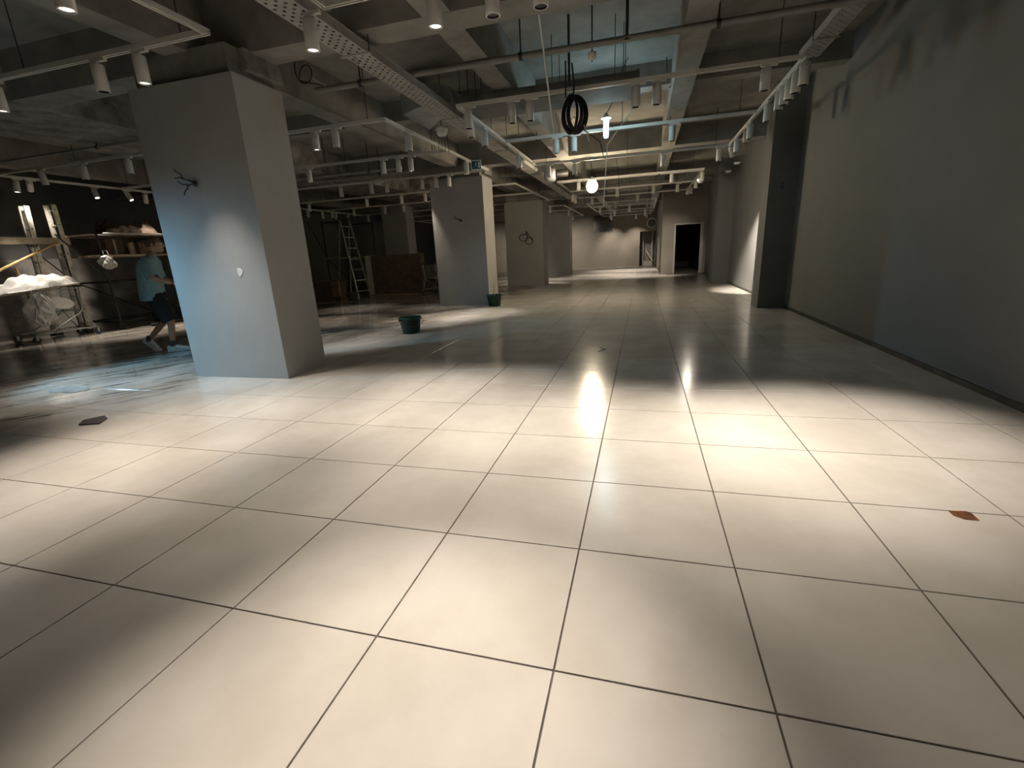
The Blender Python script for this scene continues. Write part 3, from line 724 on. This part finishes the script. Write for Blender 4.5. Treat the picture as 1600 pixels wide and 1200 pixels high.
# ------------------------------------------------------------------ left area: cart, ladders, plank, pole, scaffold
def shopping_cart(loc, rz, label, full=True):
    t = thing('shopping_cart', label, 'cart', loc, rz)
    # local: length along y (-.5 .. .55), width along x (-.28 .. .28)
    fr = MB()
    for x in (-.27, .27):
        fr.tube([(x, -.48, .14), (x, -.2, .18), (x, .35, .46), (x, .42, .52), (x, .48, .98)], .014, 8)
        fr.tube([(x, .42, .52), (x, .5, .3), (x, .6, .14)], .013, 8)
        fr.tube([(x, -.42, .15), (x, .58, .16)], .011, 8)
    fr.tube([(-.27, -.45, .15), (.27, -.45, .15)], .012, 8).tube([(-.27, .55, .17), (.27, .55, .17)], .012, 8)
    fr.build('chassis', 'cart_metal', t)
    MB().tube([(-.3, .55, 1.0), (.3, .55, 1.0)], .018, 10).tube([(-.27, .48, .98), (-.27, .55, 1.0)], .013, 8).tube([(.27, .48, .98), (.27, .55, 1.0)], .013, 8).build('handle', 'black_plastic', t)
    bk = MB()
    def corner(u, v, w):   # u along length 0..1 (front..rear), v -1..1, w 0..1 up
        y = -.58+1.0*u + (1-w)*(.12*(1-u)); hw = (.2+.075*u)*(1-.12*(1-w)); z = .50+(.40+.03*u)*w + .03*u
        return Vector((hw*v, y, z))
    for k in range(13):
        u = k/12
        for v in (-1, 1): bk.tube([corner(u, v, 0), corner(u, v, 1)], .003, 5, False)
        bk.tube([corner(u, -1, 0), corner(u, 1, 0)], .003, 5, False)
    for k in range(9):
        v = -1+k/4
        for u in (0, 1): bk.tube([corner(u, v, 0), corner(u, v, 1)], .003, 5, False)
        bk.tube([corner(0, v, 0), corner(1, v, 0)], .003, 5, False)
    for k in range(6):
        w = k/5; r = .008 if k in (0, 5) else .0035
        bk.tube([corner(0, -1, w), corner(1, -1, w), corner(1, 1, w), corner(0, 1, w), corner(0, -1, w)], r, 5, False)
    bk.build('wire_basket', 'cart_metal', t)
    for x, y in ((-.27, -.46), (.27, -.46), (-.27, .6), (.27, .6)):
        w = MB().tube([(x-.016, y, .06), (x+.016, y, .06)], .06, 16).build('wheel', 'black_plastic', t)
        MB().box((x-.024, y-.02, .05), (x-.018, y+.02, .16)).box((x+.018, y-.02, .05), (x+.024, y+.02, .16)).box((x-.024, y-.02, .14), (x+.024, y+.02, .16)).build('fork', 'cart_metal', w)
    if full:
        m = MB(); n = 26; ring = []
        for d in (.285, .297):
            for k in range(n): a = 2*PI*k/n; ring.append((d-.02, .10+.21*math.cos(a), .70-.03*math.cos(a)+.115*math.sin(a)))
        m.add(ring, [tuple(range(n, 2*n))]+[tuple(range(n))[::-1]]+[(k, (k+1) % n, n+(k+1) % n, n+k) for k in range(n)])
        m.build('oval_panel', 'white_plastic', t)
    return t
def heap(name, loc, sx, sy, h, label, m, cat, seed, rz=0, ez=0, nn=28):
    rr = random.Random(seed); ph = [rr.uniform(0, 6.28) for _ in range(8)]
    vs = []; fs = []
    for i in range(nn+1):
        for j in range(nn+1):
            u, v = i/nn*2-1, j/nn*2-1
            r = min(1, max(abs(u), abs(v)))
            q = max(0, 1-(abs(u)**2.4+abs(v)**2.4))**.55
            z = h*q*(1+.28*math.sin(5*u+ph[0])*math.sin(4*v+ph[1])+.16*math.sin(11*u+ph[2]+3*v)+.12*math.sin(13*v+ph[3]-5*u))
            wob = 1+.09*math.sin(7*math.atan2(v, u)+ph[4])
            vs.append((u*sx*wob, v*sy*wob, max(0, z)+.004))
    for i in range(nn):
        for j in range(nn):
            a = i*(nn+1)+j; fs.append((a, a+nn+1, a+nn+2, a+1))
    mb = MB().add(vs, fs, True)
    nb = len(vs); mb.add([(v[0], v[1], 0) for v in vs], [f[::-1] for f in fs])
    o = mb.build(name, m, None, None, loc); o.rotation_euler = (0, 0, rz); return tag(o, label, cat)
CX, CY = -11.05, 5.32
shopping_cart((CX, CY, 0), 0, 'loaded grey wire shopping cart standing by the ladders at left')
# board and cloth on the cart
c = (CX, CY-.1, 1.02)
o = MB().box((-.3, -.85, -.03), (.3, .62, -.005)).build('loose_board', 'pale_wood', None, None, (CX, CY-.12, 1.0)); o.rotation_euler = (.1, 0, 0); tag(o, 'pale board lying across the top of the cart', 'board')
o = heap('dust_sheet', (CX, CY-.05, 1.006), .32, .62, .2, 'crumpled white dust sheet piled on the shopping cart', 'white_cloth', 'cloth', 3)
o.rotation_euler = (.1, 0, 0)
o = heap('dust_sheet', (CX+.02, CY-.74, .938), .28, .2, .07, 'flat end of white sheet drooping over the cart front', 'white_cloth', 'cloth', 5)
o.rotation_euler = (.1, 0, 0)
def hanging_bag(loc, wdt, h, label, seed):
    rr = random.Random(seed); n = 18; prof = [(.35, 0), (.6, -.12), (.9, -.35), (1.0, -.6), (.85, -.82), (.45, -.97), (.1, -1.0)]
    vs = []; fs = []
    for i, (r, z) in enumerate(prof):
        for k in range(n):
            a = 2*PI*k/n; q = 1+.22*math.sin(3*a+1.7*i+seed)+.16*math.sin(7*a+2.3*i)
            vs.append((wdt*.45*r*q*math.cos(a)+rr.uniform(-.02, .02), wdt*r*q*math.sin(a)+rr.uniform(-.025, .025), h*(z+rr.uniform(-.035, .035))))
    for i in range(len(prof)-1):
        for k in range(n): fs.append((i*n+k, (i+1)*n+k, (i+1)*n+(k+1) % n, i*n+(k+1) % n))
    t = thing('plastic_bag', label, 'bag', loc)
    MB().add(vs, fs, False).build('bag_body', 'plastic_bag', t)
    for s in (-1, 1): MB().tube([(0, s*wdt*.3, 0), (0, s*wdt*.25, .07), (-.05, s*wdt*.1, .1)], .008, 6).build('bag_strap', 'plastic_bag', t)
    return t
hanging_bag((CX+.36, CY-.30, .90), .22, .6, 'crumpled white plastic bag hanging on the cart side', 2)
hanging_bag((-10.96, 6.6, 1.6), .16, .3, 'small torn white bag tied to the scaffold post', 4)
# ladders seen edge-on
def ladder(base, top, wdt, label, n=9):
    base, top = Vector(base), Vector(top); t = thing('ladder', label, 'ladder', base)
    d = top-base
    for x in (-wdt/2, wdt/2): MB().bar((x, 0, 0), d+Vector((x, 0, 0)), .028, .085).build('stile', 'aluminium', t)
    for k in range(n):
        p = d*((k+.6)/n); MB().tube([p+Vector((-wdt/2, 0, 0)), p+Vector((wdt/2, 0, 0))], .014, 8).build('rung', 'aluminium', t)
    for x in (-wdt/2, wdt/2):
        MB().box((x-.03, -.06, 0), (x+.03, .06, .05)).build('foot', 'black_plastic', t)
        for k in range(n): MB().box((x+.0135, 0, 0), (x+.0165, .018, .03)).build('rung_end', 'black_plastic', t).location = d*((k+.6)/n)+Vector((.001, -.01, 0))
    return t
ladder((-11.62, 6.22, 0), (-11.62, 6.24, 2.63), .22, 'taller aluminium ladder standing upright behind the loaded cart')
pt_, pb_ = onx(36, 322, -11.75), onx(62, 420, -11.75)
pb_ = pb_ + (pb_-pt_)*(pb_.z/(pt_.z-pb_.z)); pb_.z = 0
ladder(pb_, pt_, .16, 'narrow aluminium ladder leaning behind the yellow pole at far left', 8)
o = MB().box((-11.47, 3.6, 1.84), (-11.43, 6.3, 1.97)).build('plank', 'pale_wood', None, (-11.62, 5.0, 1.9), (-11.62, 5.0, 1.9)); tag(o, 'long pale plank fixed level in front of the ladders', 'plank')
# an added unseen trestle under the plank's far end
t = thing('trestle', 'wooden trestle carrying the level plank, out of the picture', 'trestle', (-11.6, 3.7, 0))
for a, b in (((-.3, -.25, 0), (0, 0, 1.86)), ((.3, -.25, 0), (0, 0, 1.86)), ((-.3, .25, 0), (0, 0, 1.86)), ((.3, .25, 0), (0, 0, 1.86))): MB().bar(a, b, .05, .05).build('leg', 'wood', t)
MB().box((-.08, -.1, 1.8), (.08, .1, 1.86)).build('top_rail', 'wood', t)
p0 = onx(0, 422, -11.38); p1 = onx(88, 380, -11.38); d = (p1-p0)
bs = p0 - d*(p0.z/d.z)
o = MB().tube([bs, p1+d*.04], .022, 10).build('pole', 'yellow_wood', None, bs, bs); tag(o, 'long yellow wooden pole leaning on the ladder', 'pole')
t = thing('broom', 'short orange wooden handle standing in the loaded cart', 'broom', (CX-.05, CY-.18, .62))
MB().tube([(0, 0, 0), (-.02, -.06, .78)], .02, 8).build('handle', 'wood', t); MB().box((-.05, -.08, -.02), (.05, .08, .04)).build('head', 'dark_metal', t)
# mobile scaffold with boards and goods
def scaffold(x0, x1, y0, y1, h, label, decks, seedbrace=True):
    c = Vector(((x0+x1)/2, (y0+y1)/2, 0)); t = thing('scaffold', label, 'scaffold', c)
    for x in (x0, x1):
        for y in (y0, y1):
            MB().tube([(x, y, .1), (x, y, h)], .024, 10).build('post', 'dark_metal', t, c)
            wv = MB().tube([(x-.02, y, .075), (x+.02, y, .075)], .075, 14).build('wheel', 'black_plastic', t, c)
    for z in (.16, h*.5, h-.05):
        for x in (x0, x1): MB().tube([(x, y0, z), (x, y1, z)], .018, 8).build('ledger', 'dark_metal', t, c)
        for y in (y0, y1): MB().tube([(x0, y, z), (x1, y, z)], .018, 8).build('ledger', 'dark_metal', t, c)
    for x in (x0, x1):
        MB().tube([(x, y0, h*.52), (x, y1, .2)], .015, 8).build('brace', 'dark_metal', t, c)
        MB().tube([(x, y0, h*.53), (x, y0-.75, h*.98)], .015, 8).build('brace', 'dark_metal', t, c)
    for z in decks:
        n = 4
        for k in range(n):
            xa = x0+(x1-x0)*k/n; MB().box((xa+.01, y0-.1, z), (xa+(x1-x0)/n-.01, y1+.1, z+.035)).build('deck_board', 'pale_wood', t, c)
    return t
scaffold(-12.1, -11.0, 6.55, 8.15, 2.05, 'low black mobile scaffold behind the walking man', [1.57, 2.0])
def carton(lo, hi, label, m='cardboard', rz=0):
    c = Vector(((lo[0]+hi[0])/2, (lo[1]+hi[1])/2, lo[2])); t = thing('carton', label, 'box', c, rz)
    MB().box(lo, hi).build('carton_body', m, t, c)
    MB().box((lo[0]-.002, c.y-.02, lo[2]+.01), (hi[0]+.002, c.y+.02, hi[2]+.002)).build('tape', 'pale_wood', t, c)
    return t
def sack(loc, sx, sy, h, label, m, seed): return heap('sack', loc, sx, sy, h, label, m, 'sack', seed, nn=16)
sack((-11.3, 7.5, 2.037), .2, .26, .17, 'pale sack lying in the middle of the scaffold deck', 'pale_wood', 11)
sack((-11.5, 8.0, 2.037), .25, .3, .26, 'brown sack at the right end of the scaffold deck', 'dark_cardboard', 12)
sack((-11.88, 7.45, 2.037), .18, .28, .33, 'dark brown sack at the back of the scaffold deck', 'dark_cardboard', 13)
carton((-11.4, 7.05, 2.037), (-11.2, 7.2, 2.17), 'small pale carton on the scaffold deck', 'pale_wood')
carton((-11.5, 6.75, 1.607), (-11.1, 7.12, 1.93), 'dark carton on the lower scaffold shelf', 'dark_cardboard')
carton((-11.45, 7.22, 1.607), (-11.1, 7.36, 1.86), 'narrow brown carton beside the dark one on the lower shelf', 'cardboard')
carton((-11.5, 7.5, 1.607), (-11.15, 8.05, 1.86), 'wide brown carton at the right of the lower shelf', 'cardboard')
o = MB().tube([(-11.02, 6.7, 2.052), (-10.98, 8.2, 2.06)], .015, 8).build('white_tube', 'cable_white', None, (-11.02, 6.7, 2.05), (-11.02, 6.7, 2.05)); tag(o, 'thin white tube lying on the scaffold edge', 'tube')
# long bars stacked on the floor by the scaffold
for k in range(4):
    o = MB().tube([(-10.6-.12*k, 6.9+.1*k, .03+.0*k), (-10.5-.12*k, 8.9+.1*k, .03)], .03, 8).build('steel_tube', 'dark_metal', None, (-10.6-.12*k, 6.9+.1*k, .03), (-10.6-.12*k, 6.9+.1*k, .03))
    tag(o, f'dark steel tube on the floor by the scaffold, {ORD[k]} from the camera side', 'tube', 'steel tubes by the scaffold')

# ------------------------------------------------------------------ dark area behind the nearest pillar
bd = thing('board_stack', 'stack of upright brown boards with a white end in the dark area', 'boards', (-8.05, 14.0, 0))
for k in range(6):
    MB().box((-.95, -.17+.058*k, .02), (.95, -.17+.058*k+.05, 1.33+.01*(k % 3))).build('board', 'kraft_board', bd)
for k in range(6): MB().box((-.955, -.17+.058*k, .02), (-.95, -.17+.058*k+.05, 1.33+.01*(k % 3))).build('edge_strip', 'gypsum', bd)
MB().box((-1.16, -.2, .0), (-.97, .3, 1.36)).build('white_end_panel', 'gypsum', bd)
MB().box((-1.2, -.25, 0), (1.0, .3, .02)).build('pallet', 'wood', bd)
def a_frame(loc, rz, h, label):
    t = thing('step_ladder', label, 'ladder', loc, rz)
    for x, w0 in ((-.25, 0), (.25, 0)):
        MB().bar((x, -.55, 0), (x*.7, 0, h), .03, .06).build('stile', 'aluminium', t)
        MB().bar((x, .55, 0), (x*.7, 0, h), .03, .05).build('stile', 'aluminium', t)
    for k in range(7):
        u = (k+.7)/7.4; MB().box((-.25+.07*u, -.6+.55*u, h*u-.015), (.25-.07*u, -.5+.55*u, h*u+.01)).build('step', 'aluminium', t)
    MB().box((-.2, -.08, h-.02), (.2, .08, h+.02)).build('top_cap', 'dark_metal', t)
    return t
a_frame((-9.25, 12.95, 0), math.radians(70), 2.55, 'tall open step ladder left of the stacked boards')
scaffold(-10.6, -9.6, 13.6, 15.2, 2.6, 'dim tall scaffold in the dark area behind the step ladder', [1.3])
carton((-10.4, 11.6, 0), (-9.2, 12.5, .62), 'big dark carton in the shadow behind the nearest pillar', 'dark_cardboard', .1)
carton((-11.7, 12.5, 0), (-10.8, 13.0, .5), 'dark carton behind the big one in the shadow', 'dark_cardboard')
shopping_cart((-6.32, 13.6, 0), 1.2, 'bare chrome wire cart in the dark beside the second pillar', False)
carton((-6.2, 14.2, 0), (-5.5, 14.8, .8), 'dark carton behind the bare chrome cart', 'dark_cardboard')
# far wall things
a, b = ony(928, 338, 29.97), ony(957, 361, 29.97); c = (a+b)/2
t = thing('wall_screen', 'dark flat panel high on the far wall', 'screen', (c.x, 29.96, c.z))
MB().box((a.x-c.x, -.04, b.z-c.z), (b.x-c.x, .04, a.z-c.z)).build('panel', 'dark_screen', t)
MB().box((a.x-c.x-.03, -.03, b.z-c.z-.03), (b.x-c.x+.03, .02, a.z-c.z+.03)).build('frame', 'grey_plastic', t)
t = thing('ring_duct', 'pale ring on the wall above the alcove', 'vent', (.72, 29.96, 2.55))
MB().tube([(.27*math.cos(u), -.02, .27*math.sin(u)) for u in [2*PI*i/24 for i in range(25)]], .03, 8, False).build('ring', 'white_plastic', t)
MB().lathe([(0, 0), (.25, 0)], n=20).build('mesh_disc', 'grey_plastic', t).rotation_euler = (PI/2, 0, 0)
for k, x in enumerate((.25, .8)):
    o = MB().tube([(x, 31.2, 0), (x, 31.2, 3.5)], .04, 10).build('alcove_pipe', 'white_plastic', None, (x, 31.2, 0), (x, 31.2, 0)); tag(o, ['white pipe at the left inside the far alcove', 'white pipe at the right inside the far alcove'][k], 'pipe')
carton((.3, 30.6, 0), (.85, 31.0, .28), 'pale box on the floor of the far alcove', 'gypsum')
o = MB().tube([(.85, 30.5, .25), (.45, 30.9, .95)], .03, 8).build('alcove_stick', 'white_plastic', None, (.85, 30.5, .25), (.85, 30.5, .25)); tag(o, 'white stick leaning in the far alcove', 'stick')

# ------------------------------------------------------------------ walking man
def skin_mesh(name, pts, edges, radii, material, parent, root=0, sub=2):
    me = bpy.data.meshes.new(name); me.from_pydata([tuple(p) for p in pts], edges, []); me.update()
    o = bpy.data.objects.new(name, me); COL.objects.link(o); o.parent = parent
    md = o.modifiers.new('skin', 'SKIN'); md.use_smooth_shade = True
    sv = me.skin_vertices[0].data if me.skin_vertices else None
    if sv is None:
        bpy.context.view_layer.objects.active = o
    sv = o.data.skin_vertices[0].data
    for i, r in enumerate(radii):
        sv[i].radius = (r, r) if isinstance(r, (int, float)) else r
        sv[i].use_root = (i == root)
    s = o.modifiers.new('sub', 'SUBSURF'); s.levels = sub; s.render_levels = sub
    me.materials.append(MATS[material]); return o
foot = onz(262, 549)
man = thing('person', 'man in a pale teal T-shirt and black shorts walking behind the pillar', 'person', (foot.x-.06, foot.y+.05, 0), math.radians(38))
# local frame: +x walking direction, +y his left, z up
S = .985
def q(x, y, z): return Vector((x*S, y*S, z*S))
# legs: right leg planted in front, left leg trailing with heel lifted
pts = [q(0,0,.90), q(.02,0,1.10), q(.05,0,1.30), q(.09,0,1.44), q(.13,0,1.53),          # 0 pelvis .. 4 neck/skull base
       q(.03,-.10,.86), q(.17,-.11,.50), q(.12,-.12,.10), q(.16,-.12,.05), q(.28,-.13,.04),    # 5..9 right leg
       q(-.02,.10,.86), q(.06,.11,.50), q(-.22,.12,.20), q(-.25,.12,.13), q(-.15,.13,.04),     # 10..14 left leg
       q(.05,-.17,1.36), q(.12,-.25,1.12), q(.33,-.22,1.04),                              # 15..17 right arm
       q(.05,.17,1.36), q(.08,.25,1.12), q(.30,.22,1.02)]                                # 18..20 left arm
edges = [(0,1),(1,2),(2,3),(3,4),(0,5),(5,6),(6,7),(7,8),(8,9),(0,10),(10,11),(11,12),(12,13),(13,14),(2,15),(15,16),(16,17),(2,18),(18,19),(19,20)]
rad = [.13,.13,.14,.06,.055, .085,.058,.036,.036,.03, .085,.058,.036,.036,.03, .06,.042,.03, .06,.042,.03]
body = skin_mesh('body', pts, edges, rad, 'skin', man)
# head with face, ears, hair
hc = q(.17, 0, 1.615)
hd = MB().ball(hc, .1, 18, 12, (1.0, .82, 1.18))
hd.ball(hc+Vector((.1, 0, -.02)), .022, 8, 6, (1.1, .7, 1.2)).ball(hc+Vector((.05, 0, -.075)), .055, 10, 8, (1, .9, .7))
for s in (-1, 1): hd.ball(hc+Vector((-.01, s*.085, -.01)), .026, 8, 6, (.7, .4, 1.2))
hd.build('head', 'skin', man)
fe = MB()
for s in (-1, 1): fe.ball(hc+Vector((.09, s*.034, .01)), .012, 8, 6)
fe.build('eyes', 'shoe_white', man)
MB().box(hc+Vector((.083, -.022, -.07)), hc+Vector((.098, .022, -.062))).build('mouth', 'hair', man)
hr = MB(); n, mm = 18, 8; vs = []; fs = []
for i in range(mm+1):
    th = (.62 if True else 1)*PI*i/mm
    for k in range(n):
        a = 2*PI*k/n; lim = th*(1 if math.cos(a) < .3 else .72)
        vs.append(hc+Vector((-.008+.107*math.sin(lim)*math.cos(a), .09*math.sin(lim)*math.sin(a), .008+.125*math.cos(lim))))
for i in range(mm):
    for k in range(n): fs.append((i*n+k, (i+1)*n+k, (i+1)*n+(k+1) % n, i*n+(k+1) % n))
hr.add(vs, fs, True).build('hair', 'hair', man)
# hands with five fingers
def hand(w, d, side):
    w = Vector(w); d = Vector(d).normalized(); u = d.cross(Vector((0, 0, 1))).normalized(); nrm = u.cross(d)
    P_ = [w, w+d*.04, w+d*.085]; E_ = [(0,1),(1,2)]; R_ = [.022,.03,.03]
    for k, (off, ln) in enumerate(((-.03, .065), (-.01, .078), (.01, .072), (.03, .055))):
        b0 = len(P_); P_ += [w+d*.09+u*off, w+d*(.09+ln*.5)+u*off-nrm*.012, w+d*(.09+ln*.8)+u*off-nrm*.04]; E_ += [(2, b0), (b0, b0+1), (b0+1, b0+2)]; R_ += [.010, .009, .007]
    b0 = len(P_); P_ += [w+d*.04+u*side*.035, w+d*.075+u*side*.055-nrm*.01, w+d*.1+u*side*.05-nrm*.03]; E_ += [(1, b0), (b0, b0+1), (b0+1, b0+2)]; R_ += [.012, .010, .008]
    skin_mesh('hand', P_, E_, R_, 'skin', man, 0, 1)
hand(q(.33, -.22, 1.04), (1, .1, -.2), 1); hand(q(.30, .22, 1.02), (1, -.1, -.2), -1)
# loose T-shirt: closed-off tube of elliptical rings plus sleeves
def rings(prof, name, m, n=22, arms=None):
    mb = MB(); vs = []; fs = []
    for i, (cx, cy, cz, rx, ry) in enumerate(prof):
        for k in range(n):
            a = 2*PI*k/n; f = 1+.025*math.sin(5*a+i*1.3)
            vs.append((cx*S+rx*f*math.cos(a), cy*S+ry*f*math.sin(a), cz*S))
    for i in range(len(prof)-1):
        for k in range(n): fs.append((i*n+k, i*n+(k+1) % n, (i+1)*n+(k+1) % n, (i+1)*n+k))
    mb.add(vs, fs, True)
    if arms:
        for a in arms: mb.tube(a[0], a[1], 14, False)
    return mb.build(name, m, man)
rings([(-.01,0,.80,.165,.215), (-.01,0,.88,.165,.215), (0,0,1.0,.16,.21), (.02,0,1.15,.16,.215), (.035,0,1.28,.16,.22), (.05,0,1.37,.14,.205), (.065,0,1.42,.11,.15), (.08,0,1.455,.075,.085), (.085,0,1.465,.062,.068)], 't_shirt', 'shirt',
      arms=[([q(.05,-.13,1.36), q(.07,-.2,1.27), q(.11,-.25,1.14)], [.085,.085,.082]), ([q(.05,.13,1.36), q(.06,.2,1.27), q(.08,.25,1.14)], [.085,.085,.082])])
mb = MB()
mb.tube([q(0,0,.98), q(0,0,.90), q(0,0,.82)], [.14,.165,.175], 20, False)
mb.tube([q(.02,-.08,.86), q(.09,-.10,.70), q(.165,-.11,.47)], [.125,.118,.112], 18, False)
mb.tube([q(-.01,.08,.86), q(.02,.10,.70), q(.05,.11,.47)], [.125,.118,.112], 18, False)
mb.build('shorts', 'shorts', man)
def shoe(heel, toe, name='shoe'):
    heel, toe = Vector(heel), Vector(toe); d = toe-heel; L = d.length; d.normalize(); u = Vector((0,1,0)); nn = d.cross(u)*-1
    if nn.z < 0: nn = -nn
    prof = [(-.06, .035, .065), (0, .042, .085), (.07, .042, .075), (.15, .046, .055), (.21, .04, .04), (.245, .022, .02)]
    vs = []; fs = []; n = 10
    for s, wd_, h in prof:
        for k in range(n):
            a = PI*k/(n-1); vs.append(heel+d*s+u*wd_*math.cos(a)+nn*(h*math.sin(a)))
    for i in range(len(prof)-1):
        for k in range(n-1): fs.append((i*n+k, i*n+k+1, (i+1)*n+k+1, (i+1)*n+k))
    up_ = MB().add(vs, fs, True); up_.add(vs[:n], [tuple(range(n))]); up_.add(vs[-n:], [tuple(range(n))[::-1]])
    o = up_.build(name, 'shoe_white', man)
    so = MB(); a, b = [], []
    for s, wd_, h in prof: a.append(heel+d*s+u*(wd_+.004)); b.append(heel+d*s-u*(wd_+.004))
    ring = a+b[::-1]; n2 = len(ring)
    so.add(ring+[p-nn*.022 for p in ring], [tuple(range(n2)), tuple(range(n2, 2*n2))[::-1]]+[(k, n2+k, n2+(k+1) % n2, (k+1) % n2) for k in range(n2)])
    so.build('sole', 'shoe_dark' if False else 'shoe_white', o)
    st = MB()
    for s in (.06, .1, .14): st.tube([heel+d*s+u*.047+nn*.004, heel+d*(s+.02)+nn*(.085-.15*s)*1.05, heel+d*s-u*.047+nn*.004], .006, 5)
    st.build('stripes', 'shoe_dark', o)
shoe(q(.10,-.12,.024), q(.34,-.13,.024)); shoe(q(-.27,.12,.14), q(-.15,.125,.0))
mb = MB(); mb.tube([q(.12,-.12,.17), q(.12,-.12,.08)], .043, 12, False); mb.tube([q(-.215,.12,.235), q(-.255,.12,.16)], .043, 12, False); mb.build('socks', 'shoe_dark', man)
